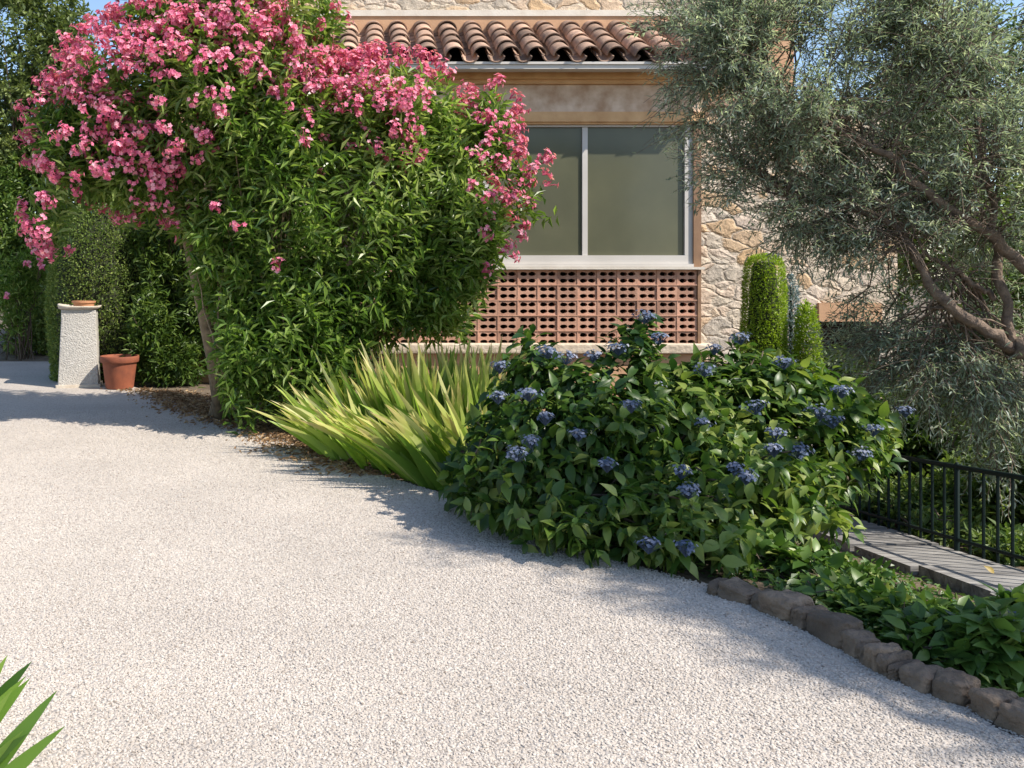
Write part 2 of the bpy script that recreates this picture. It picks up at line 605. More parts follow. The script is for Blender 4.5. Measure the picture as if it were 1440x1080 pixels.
ys = np.concatenate([np.linspace(-6, 14.2, 120)])
wig = 0.02 * np.sin(ys * 9) + 0.015 * np.sin(ys * 23)
left = np.stack([np.full_like(ys, -16), ys, np.zeros_like(ys)], -1)
right = np.stack([edge_x(ys) + wig, ys, np.zeros_like(ys)], -1)
i = np.arange(len(ys) - 1)
o = MB().add(np.concatenate([left, right]), np.stack([i, i + len(ys), i + len(ys) + 1, i + 1], -1)).build('gravel_drive', M['gravel'])
o['kind'] = 'structure'

# loose pebbles over the near drive
npb = 640000
pd = np.sqrt(rng.uniform(2.0 ** 2, 9.0 ** 2, npb))
pw = rng.uniform(-560, 960, npb) / F * pd
keep = (pw < edge_x(pd) + 0.02) & (rng.random(npb) < 1 - .75 * smooth(4.5, 9.0, pd))
pz = np.zeros(keep.sum()) + rng.uniform(-.0012, .0016, keep.sum())
pts = np.stack([pw[keep], pd[keep], pz], -1)
me = bpy.data.meshes.new('gravel')
me.vertices.add(len(pts))
me.vertices.foreach_set('co', pts.astype(np.float32).reshape(-1))
me.update()
go = bpy.data.objects.new('gravel', me)
col.objects.link(go)
go['kind'] = 'stuff'
tag(go, 'loose pale crushed gravel covering the drive', 'gravel')
ng = bpy.data.node_groups.new('scatter_pebbles', 'GeometryNodeTree')
ng.interface.new_socket('Geometry', in_out='INPUT', socket_type='NodeSocketGeometry')
ng.interface.new_socket('Geometry', in_out='OUTPUT', socket_type='NodeSocketGeometry')
gi, g_o = ng.nodes.new('NodeGroupInput'), ng.nodes.new('NodeGroupOutput')
ico = ng.nodes.new('GeometryNodeMeshIcoSphere')
ico.inputs['Radius'].default_value = 1.0
ico.inputs['Subdivisions'].default_value = 1
sm = ng.nodes.new('GeometryNodeSetMaterial')
sm.inputs['Material'].default_value = M['pebble']
ip = ng.nodes.new('GeometryNodeInstanceOnPoints')
rr = ng.nodes.new('FunctionNodeRandomValue')
rr.data_type = 'FLOAT_VECTOR'
rr.inputs[0].default_value = (-.35, -.35, 0)
rr.inputs[1].default_value = (.35, .35, 6.28)
rs = ng.nodes.new('FunctionNodeRandomValue')
rs.data_type = 'FLOAT_VECTOR'
rs.inputs[0].default_value = (.0028, .0024, .0016)
rs.inputs[1].default_value = (.0082, .0066, .0040)
lk = ng.links.new
lk(gi.outputs[0], ip.inputs['Points'])
lk(ico.outputs[0], sm.inputs[0])
lk(sm.outputs[0], ip.inputs['Instance'])
lk(rr.outputs[0], ip.inputs['Rotation'])
lk(rs.outputs[0], ip.inputs['Scale'])
lk(ip.outputs[0], g_o.inputs[0])
md = go.modifiers.new('pebbles', 'NODES')
md.node_group = ng

# the flagged path beyond the bed, sloping down away from the camera
mb = MB()
yb = 2.6
while yb < 9.2:
    w = rng.uniform(.42, .62)
    z0, z1 = [-.32 - .1 * (q - 4.7) for q in (yb, yb + w - .02)]
    xa, xb = 3.42 + rng.uniform(-.05, .05), 4.02 + rng.uniform(-.03, .01)
    dz = rng.uniform(-.006, .006)
    v = [(xa, yb, z0 - .07 + dz), (xb, yb, z0 - .07 + dz), (xb, yb + w - .02, z1 - .07 + dz), (xa, yb + w - .02, z1 - .07 + dz),
         (xa, yb, z0 + dz), (xb, yb, z0 + dz), (xb, yb + w - .02, z1 + dz), (xa, yb + w - .02, z1 + dz)]
    mb.add(v, [(0, 3, 2, 1), (4, 5, 6, 7), (0, 1, 5, 4), (2, 3, 7, 6), (0, 4, 7, 3), (1, 2, 6, 5)])
    yb += w
o = mb.build('path', M['slab'])
o['kind'] = 'structure'

# ------------------------------------------------------------------ the house
DV, DW, DM, DE = 10.8, 10.95, 11.6, 10.5            # veranda front, wing front, main wall, eave
xl, xr = X(430, DV), X(986, DV)
house = thing('stone_house', 'stone house with a clay tile lean-to roof and wide window behind the shrubs', 'house', (2.0, 11.6, -1.0))
MBB = MB


def hp(name, mat, *boxes, parent=house):
    m = MB()
    for b in boxes:
        m.box(*b)
    return m.build(name, mat, parent)


xm0, xm1 = X(250, DM), X(1118, DM)
hp('upper_wall', M['stone'], (xm0, xm1, DM, DM + 6, Z(20, DM) + .045, 6.6))
hp('back_wall', M['plaster'], (xm0 + .01, xm1 - .01, DM + .012, DM + 5.98, -1.2, Z(20, DM) + .044))
hp('flashing_trim', M['pale'], (xl - .3, xm1, DM - .05, DM + .03, Z(24, DM), Z(20, DM) + .043))
hp('flashing', M['plaster'], (xl - .3, xm1, DM - .03, DM + .011, Z(48, DM), Z(24, DM) - .002))
m = MB()
ov = .4
m.add([(xm0 - ov, DM - ov, 6.5), (xm1 + ov, DM - ov, 6.5), (xm1 + ov, DM + 6 + ov, 6.5), (xm0 - ov, DM + 6 + ov, 6.5), (xm0 + 2.5, DM + 3, 8.0), (xm1 - 2.5, DM + 3, 8.0)],
      [(0, 1, 5, 4), (2, 3, 4, 5), (0, 3, 2, 1)], [(1, 2, 5), (3, 0, 4)])
m.build('main_roof', M['tile'], house)

# veranda shell: sides, dark inside, plinth, ledge, pierced wall, window, stone band, beams
zb = lambda py: Z(py, DV)
hp('plinth', M['plaster'], (xl, xr + .05, DV, DM, -1.2, zb(498)))
led = MB()
led.blob(((xl + xr + .16) / 2 - .02, DV + .12, zb(490)), ((xr - xl) / 2 + .12, .20, .068), e=9, n=24, rough=.012, seed=4)
led.build('ledge', M['ledge'], house, smooth=False)
hp('inner_shade', M['dark'], (xl + .02, xr - .02, DV + .30, DM - .02, zb(483) + .002, zb(378)))  # solid near-black block painting the shade behind the pierced wall
hp('side_wall', M['stone'], (xl - .25, xl, DV - .02, DM, -1.2, zb(100)))

blk = MB()
PW, PH, PT = .2525, .1935, .09
zt = zb(379)
rows, ncol = 5, 17
x1 = xr - .045
NA = 16


def ring(pts, rect, y):
    x0, z0, w, h = rect
    return [(x0 + w * a, y, z0 + h * b) for a, b in pts]


# outline of one opening: a leaf-like D, flat along the middle web
hole = []
for k in range(NA):
    th = 2 * math.pi * k / NA
    cx_, cz_ = math.cos(th), math.sin(th)
    e = 2.6
    hole.append((cx_, cz_))
for cidx in range(ncol):
    for ridx in range(rows):
        bx = x1 - (cidx + 1) * PW
        bz = zt - (ridx + 1) * PH - .002
        tone = .5 + rng.normal(0, .13)
        jy = DV + .01 + rng.normal(0, .003)
        for qx in (0, 1):
            for qz in (0, 1):
                cxq = bx + PW * (.09 + .82 * (.25 + .5 * qx)) + 0.0
                czq = bz + PH * (.07 + .86 * (.25 + .5 * qz))
                hw, hh = PW * .19, PH * .175
                # cell limits
                X0 = bx if qx == 0 else bx + PW / 2
                X1 = bx + PW / 2 if qx == 0 else bx + PW - .004
                Z0 = bz if qz == 0 else bz + PH / 2
                Z1 = bz + PH / 2 if qz == 0 else bz + PH - .004
                vo, vi = [], []
                for a, b in hole:
                    # the curved side looks to the outer corner, the flat side to the middle
                    sx = 1 if qx else -1
                    sz = 1 if qz else -1
                    pa = a
                    pb = b
                    if b * sz > 0 and a * sx > 0:
                        pb *= .92
                        pa *= .94
                    elif b * sz < 0:
                        pb *= .72
                    if b * sz > 0 and a * sx < 0:
                        pb *= .74
                    vi.append((cxq + hw * pa, jy, czq + hh * pb))
                    t = 1 / max(abs(a), abs(b))
                    qa, qb = a * t, b * t
                    vo.append((X0 + (X1 - X0) * (qa + 1) / 2, jy, Z0 + (Z1 - Z0) * (qb + 1) / 2))
                V = vo + vi + [(p[0], p[1] + PT, p[2]) for p in vi]
                # a raised lip round the opening
                Q = []
                for k in range(NA):
                    k2 = (k + 1) % NA
                    Q += [(k, k2, NA + k2, NA + k), (NA + k, NA + k2, 2 * NA + k2, 2 * NA + k)]
                blk.add(V, Q, tone=tone)
        # joint ribs standing a little proud
        blk.box(bx - .007, bx + .007, jy - .008, jy + .02, bz, bz + PH - .002, tone=tone + .05)
    blk.box(x1 - (cidx + 1) * PW + .008, x1 - cidx * PW - .008, DV + .004, DV + .02, zt - PH * 5 - .003, zt - PH * 5 + .009, tone=.6)
for ridx in range(1, rows):
    zz = zt - ridx * PH - .002
    blk.box(x1 - ncol * PW, x1, DV - .0005, DV + .018, zz - .006, zz + .006, tone=.6)
blk.build('breeze_block_wall', M['block'], house)
hp('edge_strip', M['brown_wood'], (x1 + .001, xr - .002, DV - .006, DV + .28, zb(483) + .002, zt - .002))
hp('window_sill', M['pale'], (X(560, DV), xr + .03, DV - .05, DV + .28, zb(379) + .001, zb(375.5)))

# window: frame, mullions, panes, jamb
wz0, wz1 = zb(375.5) + .001, zb(175)
wx1 = X(975, DV)
mull = [963, 823, 683, 600]
win = hp('window', M['alum'],
         (X(595, DV), wx1, DV + .02, DV + .10, wz0, zb(359)),
         (X(595, DV), wx1, DV + .02, DV + .10, zb(178), wz1),
         (X(964, DV), wx1, DV + .02, DV + .10, zb(359) + .001, zb(178) - .001),
         (X(595, DV), X(603, DV), DV + .02, DV + .10, zb(359) + .001, zb(178) - .001))
hp('mullion', M['alum'], (X(820.0, DV), X(827.5, DV), DV + .035, DV + .09, zb(359) + .001, zb(178) - .001), parent=win)
hp('mullion', M['alum'], (X(680, DV), X(687.5, DV), DV + .035, DV + .09, zb(359) + .001, zb(178) - .001), parent=win)
hp('track', M['alum'], (X(595, DV), wx1 - .002, DV - .02, DV + .019, wz0 + .002, zb(371)), parent=win)
for a, b in ((687.5, 820), (827.5, 964), (603, 680)):
    hp('pane', M['glass'], (X(a, DV) + .001, X(b, DV) - .001, DV + .06, DV + .07, zb(359) + .001, zb(178) - .001), parent=win)
hp('jamb', M['brown_wood'], (wx1 + .001, xr - .001, DV - .01, DV + .28, wz0, zb(158)))
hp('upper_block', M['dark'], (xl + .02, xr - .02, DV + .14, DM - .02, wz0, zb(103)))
hp('window_head_beam', M['wood'], (xl, xr + .02, DV - .045, DV + .13, zb(172), zb(158)), (xl, xr + .02, DV - .02, DV + .13, zb(175) + .001, zb(172) - .001))
hp('stone_band', M['band'], (xl, xr + .02, DV, DV + .13, zb(158) + .001, zb(119)))
hp('cornice', M['wood'], (xl, xr + .03, DV - .05, DV + .13, zb(119) + .001, zb(113)), (xl, xr + .03, DV - .09, DV + .13, zb(113) + .001, zb(104)))
hp('soffit', M['alum'], (xl - .25, xr + .25, DE + .06, DV + .13, zb(104) + .001, zb(95)))
hp('gutter', M['alum'], (xl - .3, xr + .3, DE - .08, DE + .055, Z(99, DE), Z(93, DE)), (xl - .3, xr + .3, DE - .10, DE + .05, Z(93, DE) + .001, Z(89.5, DE)))

# lean-to roof of barrel tiles
rf = MB()
ev = np.array([0, DE - .06, Z(87, DE)])
tp = np.array([0, DM, Z(44, DM)])
sl = tp - ev
sln = np.linalg.norm(sl)
sd = sl / sln
un = np.cross(np.array([1, 0, 0]), sd)
pit = 37.6 / F * DE
A = 12


def barrel(xc, s0, s1, r0, r1, lift0, lift1, up, tone, th=.016):
    ang = np.linspace(0, math.pi, A + 1)
    V = []
    for (s, r, lf) in ((s0, r0, lift0), (s1, r1, lift1)):
        for rad in (r, r - th):
            for a in ang:
                V.append(ev + np.array([xc, 0, 0]) + sd * s + np.array([1, 0, 0]) * rad * math.cos(a) + un * (lf + up * rad * math.sin(a) * .92))
    n = A + 1
    Q = []
    for k in range(A):
        Q += [(k, k + 1, 2 * n + k + 1, 2 * n + k), (n + k, 3 * n + k, 3 * n + k + 1, n + k + 1), (k, n + k, n + k + 1, k + 1)]
    Q += [(0, 2 * n, 3 * n, n), (A, n + A, 3 * n + A, 2 * n + A)]
    rf.add(V, Q, tone=tone)


nc = int((xr - xl + .5) / pit) + 1
ncourse = 5
exp_ = sln / (ncourse - .35)
for k in range(nc):
    xc = X(922 + 37.6 * 1.5, DE) - k * pit
    wob = rng.normal(0, .006)
    for c in range(ncourse):
        s0 = c * exp_ + rng.normal(0, .012)
        s1 = min(s0 + exp_ + .11, sln + .05)
        t = np.clip(.5 + rng.normal(0, .3), 0, 1)
        barrel(xc + wob + rng.normal(0, .005), s0, s1, .132 + rng.normal(0, .003), .112, .060, .034, 1, t)
        barrel(xc + pit / 2 + rng.normal(0, .004), s0 - .05, s1 - .05, .105, .095, .070, .045, -.8, np.clip(t - .2, 0, 1))
roof = rf.build('tile_roof', M['tile'], house, smooth=False)
m = MB()
q0, q1 = ev - un * .06, tp - un * .06
m.add([(xl - .3, *q0[1:]), (xr + .3, *q0[1:]), (xr + .3, *q1[1:]), (xl - .3, *q1[1:])], [(0, 1, 2, 3)])
m.build('roof_boarding', M['dark'], house)
# lower wing to the right of the veranda, a doorway under a plastered lintel
wx0, wx2 = xr + .004, X(1262, DW)
zw = lambda py: Z(py, DW)
hp('wing_wall', M['stone'], (wx0, X(1150, DW), DW, DW + 4, -1.3, zw(150)), (X(1150, DW) + .001, wx2, DW + .001, DW + 4, zw(426), zw(150) - .001),
   (X(1236, DW), wx2, DW + .001, DW + 4, -1.3, zw(426) - .001))
hp('lintel', M['plaster'], (X(1149, DW), X(1237, DW), DW - .05, DW + .3, zw(452), zw(426) - .002))
hp('doorway_shade', M['dark'], (X(1150, DW) + .001, X(1236, DW) - .001, DW + .32, DW + 3.9, -1.3, zw(452) - .002))  # near-black fill, the opening's shade put into the colour
hp('wing_coping', M['tile'], (wx0 - .02, wx2 + .06, DW - .06, DW + 4.05, zw(150) + .001, zw(143)))

# ------------------------------------------------------------------ pedestal and pots
pc = G(110, 545)
ped = thing('pedestal', 'tapered rough concrete pedestal with a flared cap standing on the gravel', 'pedestal', tuple(pc))


def loft(sections, cx, cy, n=10):
    m = MB()
    V = []
    for z, hx, hy, rr_ in sections:
        pts_ = []
        for (sx, sy) in ((1, 1), (-1, 1), (-1, -1), (1, -1)):
            for k in range(4):
                a = {(1, 1): 0, (-1, 1): 90, (-1, -1): 180, (1, -1): 270}[(sx, sy)] + 30 * k
                a = math.radians(a)
                pts_.append((cx + sx * (hx - rr_) + rr_ * math.cos(a), cy + sy * (hy - rr_) + rr_ * math.sin(a), z))
        V += pts_
    k = 16
    Q = []
    for s in range(len(sections) - 1):
        for j in range(k):
            j2 = (j + 1) % k
            Q.append((s * k + j, s * k + j2, s * k + k + j2, s * k + k + j))
    b = (len(sections) - 1) * k
    Q += [(b, b + 1 + 2 * j, b + 2 + 2 * j, b + 3 + 2 * j) for j in range(7)]
    return m.add(V, Q)


cxp, cyp = pc[0], pc[1] + .25
loft([(0, .275, .275, .02), (.035, .275, .275, .02), (.036, .255, .255, .015)], cxp, cyp).build('base_plate', M['capstone'], ped)
loft([(.036, .248, .248, .012), (.3, .236, .236, .012), (.6, .224, .224, .012), (.85, .213, .213, .012), (.985, .212, .212, .012)], cxp, cyp).build('shaft', M['concrete'], ped)
capm = MB()
ths = np.linspace(0, 2 * math.pi, 33)[:-1]
V, Q = [], []
for z, hw in ((.986, .215), (1.0, .25), (1.022, .262), (1.034, .262), (1.026, .235), (1.012, .2), (1.01, .02)):
    for t in ths:
        cs, s_ = math.cos(t), math.sin(t)
        r_ = 1 / (abs(cs) ** 6 + abs(s_) ** 6) ** (1 / 6)
        lift = .03 * max(0, -cs) ** 2 if 1.0 < z and hw > .22 else 0
        V.append((cxp + hw * r_ * cs, cyp + hw * r_ * s_, z + lift))
for s in range(6):
    for j in range(32):
        j2 = (j + 1) % 32
        Q.append((s * 32 + j, s * 32 + j2, s * 32 + 32 + j2, s * 32 + 32 + j))
capm.add(V, Q).build('cap', M['capstone'], ped, smooth=True)
ped.rotation_euler = (0, 0, math.radians(13))
cxp, cyp = pc[0] - .25 * math.sin(math.radians(13)), pc[1] + .25 * math.cos(math.radians(13))
pan = thing('terracotta_pan', 'shallow weathered terracotta pan lying on top of the concrete pedestal', 'pot', (cxp + .05, cyp, 1.012))
MB().lathe([(0, .003), (.125, .003), (.135, .06), (.150, .062), (.150, .085), (.132, .085), (.125, .03), (0, .025)], cxp + .05, cyp, 1.010).build('dish', M['old_terracotta'], pan, smooth=False)
for a in (0.4, 1.9, 3.4, 5.2):
    x_, y_ = cxp + .05 + .07 * math.cos(a), cyp + .07 * math.sin(a)
    MB().tube([(x_, y_, 1.035), (x_ + .004, y_, 1.075), (x_ + .02 * math.cos(a * 3), y_, 1.12)], [.004, .003, .001], 5).build('dry_stem', M['litter'], pan)

pc2 = G(162, 549)
pot = thing('terracotta_pot', 'round orange terracotta pot with a rolled rim standing beside the concrete pedestal', 'pot', (pc2[0], pc2[1] + .2, 0))
MB().lathe([(0, .005), (.165, .005), (.172, .02), (.208, .31), (.212, .33), (.232, .335), (.237, .345), (.241, .40), (.236, .412), (.222, .412), (.214, .395), (.205, .34), (0, .34)],
           pc2[0], pc2[1] + .2, 0, 56).build('body', M['terracotta'], pot, smooth=False)
MB().lathe([(0, .372), (.1, .376), (.206, .366)], pc2[0], pc2[1] + .2, 0, 32).build('soil', M['soil_pot'], pot)

# ------------------------------------------------------------------ oleander
rng = np.random.default_rng(40)
ol_ells = [  # px, py, distance, half width, half height (px), half depth (m)
    (450, 300, 8.75, 215, 220, 1.1, 1.2), (270, 130, 8.35, 190, 125, .85), (150, 210, 8.25, 95, 75, .55), (100, 180, 8.25, 55, 70, .45, .8), (350, 40, 8.5, 140, 95, .85),
    (75, 300, 8.2, 26, 45, .3, .5), (675, 315, 8.55, 48, 65, .5, .8), (640, 270, 8.8, 88, 120, .95), (610, 390, 8.7, 75, 90, .8), (420, 470, 8.4, 105, 115, .75, 1.2), (540, 170, 8.8, 115, 85, .9), (205, 255, 8.5, 70, 48, .6), (680, 180, 8.8, 42, 55, .6), (735, 265, 8.7, 30, 50, .4, .45),
    (340, 520, 8.2, 50, 90, .5), (330, 350, 8.35, 75, 110, .5, .9), (390, 200, 8.2, 90, 80, .5), (650, 330, 8.4, 60, 90, .5), (290, 30, 8.6, 120, 70, .8)]
ol_ells = [(e[0], e[1], e[2] - .45) + e[3:] for e in ol_ells]
base = G(360, 590)
oleander = thing('oleander', 'huge oleander bush covered in pink flowers beside the drive', 'shrub', (base[0], base[1] + .5, -.02))
p, out = sample(ol_ells, 5300, 3.4, gap=(1.7, -1.0, 3), front=.45)
px_, py_ = proj(p)
keep = (p[:, 2] > .12) & ~((py_ > 330) & (px_ < 265)) & ~((py_ > 420) & (px_ < 292)) & (p[:, 1] < 10.1)
p, out = p[keep], out[keep]
px_, py_ = proj(p)
ax = unit(out * .8 + UP * .55 + rng.normal(0, .35, out.shape) + np.where(py_ > 330, 1, 0)[:, None] * np.array([0, -.25, .1]))
lp, ld, ln_, sid = shoots(p, ax, 14, rng.uniform(.22, .42, len(p)), .95, .12)
clump = sn(p, 1.4, 21) * .16
tone = np.clip(rng.normal(.5, .26, len(lp)) + clump[sid], 0, 1)
fol = MB().diamonds(lp, ld, ln_, rng.uniform(.10, .17, len(lp)), rng.uniform(.028, .044, len(lp)), droop=.18, tone=tone)
fol.build('foliage', M['oleander'], oleander, smooth=None)
# stems: the bare trunk on the left and many canes from the base
tr = MB()
tr.tube([G(312, 590) + (0, .1, -.05), P(300, 500, 8.25), P(283, 420, 8.2), P(266, 345, 8.2), P(245, 260, 8.25), P(225, 180, 8.25)], [.085, .075, .066, .055, .035, .02], 9)
tr.tube([P(292, 450, 8.22), P(300, 380, 8.2), P(318, 300, 8.2), P(330, 220, 8.3)], [.04, .035, .028, .015], 8)
tr.build('trunk', M['oleander_bark'], oleander, smooth=True)
st = MB()
for k in range(85):
    b0 = G(rng.uniform(310, 520), 588) + np.array([rng.normal(0, .1), rng.uniform(.0, .8), -.04])
    j = rng.integers(len(p))
    e0 = p[j]
    if (e0[0] / e0[1] * F + CX) < 300:                        # no long bare canes out to the low left
        continue
    mid = b0 * .45 + e0 * .55 + np.array([0, 0, rng.uniform(.1, .5)])
    t = np.linspace(0, 1, 8)[:, None]
    c = (1 - t) ** 2 * b0 + 2 * t * (1 - t) * mid + t ** 2 * e0
    st.tube(c, np.linspace(rng.uniform(.012, .022), .005, 8), 5, cap=False)
for k in range(34):                                             # pale canes seen through the thin leaves at the left
    b0 = P(rng.uniform(300, 470), rng.uniform(480, 580), rng.uniform(7.7, 8.2))
    e0 = b0 + np.array([rng.normal(-.1, .15), rng.normal(0, .1), rng.uniform(.9, 2.0)])
    st.tube(curve(b0, e0, 0, 6, .02), np.linspace(.012, .004, 6), 5, cap=False)
st.build('cane', M['oleander_bark'], oleander)
oleander.children[-1]['kind'] = 'stuff'


def pinkness(px, py):
    """how thickly the crown flowers: most on the upper left, little on the lower right"""
    a = np.exp(-((px - 170) / 150.0) ** 4 - ((py - 170) / 165.0) ** 4) * .62
    b_ = np.exp(-((px - 330) / 170.0) ** 2 - ((py - 40) / 85.0) ** 2) * .62
    c = np.exp(-((px - 580) / 125.0) ** 2 - ((py - 115) / 85.0) ** 2) * .66
    d = np.exp(-((px - 730) / 50.0) ** 2 - ((py - 235) / 85.0) ** 2) * .30
    e = np.exp(-((px - 75) / 50.0) ** 2 - ((py - 320) / 50.0) ** 2) * .9
    g = a + b_ + c + d + e + .03
    return g * np.where((px > 245) & (px < 640) & (py > 215), .12, 1)


def flower_mesh(mb, c, axis, nfl, size, spread):
    axis = unit(axis)
    q = c + unit(rng.normal(size=(nfl, 3)) + axis * .7) * (spread * rng.uniform(.3, 1, nfl) ** .6)[:, None]
    fd = unit(q - c + axis * spread * .6)
    r1 = unit(np.cross(fd, unit(rng.normal(size=(nfl, 3)))))
    r2 = np.cross(fd, r1)
    tone = np.clip(rng.normal(.5, .25, nfl), 0, 1)
    for e in q:
        mb.tube([c - axis * .05, (c + e) / 2, e], [.004, .003, .002], 3, tone=.1, cap=False)
    for k in range(5):
        a = k * 2 * math.pi / 5
        rd_ = r1 * math.cos(a) + r2 * math.sin(a)
        dd = unit(rd_ + fd * .45)
        nn = unit(fd - dd * (fd * dd).sum(1, keepdims=True))
        mb.diamonds(q, dd, nn, size * rng.uniform(.85, 1.15, nfl), size * .95, droop=.2, fold=.1, tone=np.clip(tone + rng.normal(0, .06), 0, 1))


fp, fo = sample(ol_ells, 11000, 9.0)
fx, fy = proj(fp)
keep = (fo[:, 1] < .35) & (rng.random(len(fp)) < pinkness(fx, fy) * .9) & (fy < 430) & (sn(fp, 4.5, 5) > -.6) & ~((fy > 345) & (fx < 265))
fp, fo = fp[keep], fo[keep]
order = np.argsort(fp[:, 1] + .3 * rng.random(len(fp)))
fp, fo = fp[order] + fo[order] * .10, fo[order]
for k in range(min(100, len(fp))):
    mb = MB()
    flower_mesh(mb, fp[k], fo[k] + UP * .4, rng.integers(7, 15), .024, .072)
    mb.build('flower_cluster', M['petal'], oleander)
mb = MB()
for k in range(100, len(fp)):
    flower_mesh(mb, fp[k], fo[k] + UP * .4, rng.integers(6, 15), .024, .072)
o = mb.build('flower_cluster', M['petal'], oleander)
o['kind'] = 'stuff'
print('oleander flowers', len(fp))

# ------------------------------------------------------------------ olive tree
rng = np.random.default_rng(41)
olive = thing('olive_tree', 'old olive tree with a wide grey-green crown leaning over the railing', 'olive tree', (5.15, 5.9, float(terrain_z(5.15, 5.9))))
def wpx(x, y, z):
    return (CX + x / y * F, CY - (z - EYE) / y * F, y)


limbs = [
    [(1423, 490, 5.9), (1387, 463, 5.9), (1347, 443, 5.85), (1313, 410, 5.85), (1293, 363, 5.9), (1273, 327, 5.95), (1235, 300, 6.1), (1160, 285, 6.2), (1080, 270, 6.3)],
    [(1490, 430, 5.85), (1440, 375, 5.8), (1395, 330, 5.8), (1327, 296, 5.85), (1275, 240, 5.9), (1222, 195, 6.0), (1162, 176, 6.1), (1090, 130, 6.3), (1010, 90, 6.5)],
    [(1425, 492, 5.9), (1408, 403, 5.9), (1402, 337, 5.95), (1390, 250, 6.0), (1370, 150, 6.1), (1340, 50, 6.2), (1310, -60, 6.3)],
    [(1400, 420, 5.95), (1355, 388, 6.0), (1307, 360, 6.1), (1240, 345, 6.3)],
    [(1470, 480, 5.9), (1500, 330, 5.8), (1540, 180, 5.7), (1560, 20, 5.6)],
    [wpx(5.0, 5.85, .8), wpx(5.3, 5.0, 2.4), wpx(5.4, 3.9, 3.4), wpx(5.0, 2.8, 3.9), wpx(4.8, 1.8, 4.0), wpx(5.1, .9, 4.0)],
]
lr = [(.047, .009), (.043, .009), (.034, .009), (.02, .008), (.07, .02), (.07, .015)]
tr = MB()
bz = float(terrain_z(5.15, 5.9))
tr.tube([(5.2, 5.95, bz - .1), (5.12, 5.9, bz + .3), (4.95, 5.9, .5), P(1478, 500, 5.9), P(1455, 490, 5.9), P(1423, 488, 5.9)], [.22, .16, .13, .11, .09, .075], 12)
tr.build('trunk', M['olive_bark'], olive, smooth=True)
lpts, limb_curves = [], []
for lb, (ra, rb) in zip(limbs, lr):
    c = np.array([P(*q) for q in lb])
    t = np.linspace(0, 1, len(c))
    tt = np.linspace(0, 1, 26)
    cc = np.stack([np.interp(tt, t, c[:, k]) for k in range(3)], -1)
    for _ in range(2):
        cc[1:-1] = (cc[:-2] + 2 * cc[1:-1] + cc[2:]) / 4
    cc[1:-1] += rng.normal(0, .012, (24, 3))
    MB().tube(cc, np.linspace(ra, rb, 26) * rng.uniform(.9, 1.12, 26), 9).build('limb', M['olive_bark'], olive, smooth=True)
    limb_curves.append(cc)
    lpts.append(cc[6:])
lpts = np.concatenate(lpts)
ov_ells = [
    (1180, 110, 6.2, 235, 150, 1.1), (1010, 50, 6.6, 95, 110, .7), (1045, 215, 6.4, 85, 95, .6, .9), (1340, 240, 6.1, 170, 190, .95, 1.1), (1300, 530, 6.4, 135, 75, .7, .75), (1420, 570, 6.3, 80, 110, .7, 1.1),
    (1350, 40, 6.2, 200, 90, .8, .8), (1170, 300, 6.3, 90, 60, .6, .8), (1230, 480, 6.6, 60, 50, .4, .6), (1100, 20, 6.3, 200, 60, .8), (980, 290, 6.5, 30, 40, .3, .3)]
ov_ells = [e[:5] + (e[5] * .72,) + e[6:] for e in ov_ells]
bp_, bo = sample(ov_ells, 375, 2.0)
bx_, by_ = proj(bp_)
sky_gap = (((bx_ - 1125) / 50) ** 2 + ((by_ - 60) / 60) ** 2 < 1)
wall_gap = (((bx_ - 1150) / 95) ** 2 + ((by_ - 410) / 42) ** 2 < 1)
keep = ~(sky_gap & (rng.random(len(bp_)) < .8)) & ~(wall_gap & (rng.random(len(bp_)) < .9)) & (by_ < 690) & ~((bx_ < 1190) & (by_ > 470))
bp_, bo = bp_[keep], bo[keep]
for wx, wy, wz, wr, wn in ((5.62, .65, 3.9, .26, 24), (5.27, 1.4, 3.95, .24, 25), (4.82, 2.1, 3.95, .24, 23), (4.2, 2.75, 4.1, .32, 20)):   # a bough over the bed, out of the photo, that shades the kerb
    q_ = unit(rng.normal(size=(wn, 3)))
    bp_ = np.concatenate([bp_, np.array([wx, wy, wz]) + q_ * wr * (rng.random((wn, 1)) ** .4) * (1, 1, .6)])
    bo = np.concatenate([bo, q_])
tw = MB()
TP, TA = [], []
for c, ou in zip(bp_, bo):
    dd = lpts - c
    dist = np.linalg.norm(dd, axis=1) + rng.uniform(0, .7, len(dd)) + .4 * np.maximum(0, lpts[:, 2] - c[2])
    s0 = lpts[np.argmin(dist)]
    br = curve(s0, c, -.12 * np.linalg.norm(c - s0), 6, .03)
    tw.tube(br, np.linspace(.0075, .003, 6), 5, cap=False)
    bd = unit(c - s0)
    nt_ = 13
    tt = rng.uniform(.45, 1, nt_)[:, None]
    st0 = s0 * (1 - tt) + c * tt + rng.normal(0, .03, (nt_, 3))
    da = unit(bd * .75 + rng.normal(0, .6, (nt_, 3)) + ou * .35 + np.array([-.15, 0, .02]))
    ln_t = rng.uniform(.22, .48, nt_)[:, None]
    e = st0 + da * ln_t
    e[:, 2] -= .03 * ln_t[:, 0]
    for a, b in zip(st0, e):
        tw.tube(curve(a, b, -.03, 4), np.linspace(.004, .0015, 4), 3, cap=False)
    TP.append(e)
    TA.append(np.concatenate([e - st0], 0))
tw.build('twigs', M['olive_bark'], olive, smooth=True)
TP, TA = np.concatenate(TP), np.concatenate(TA)
lp, ld, ln_, sid = shoots(TP, TA, 20, np.linalg.norm(TA, axis=1) * 1.02, .8, .02, .25)
cl = sn(TP, 1.6, 9) * .12
qx, qy = proj(lp)
keep = np.ones(len(lp), bool)
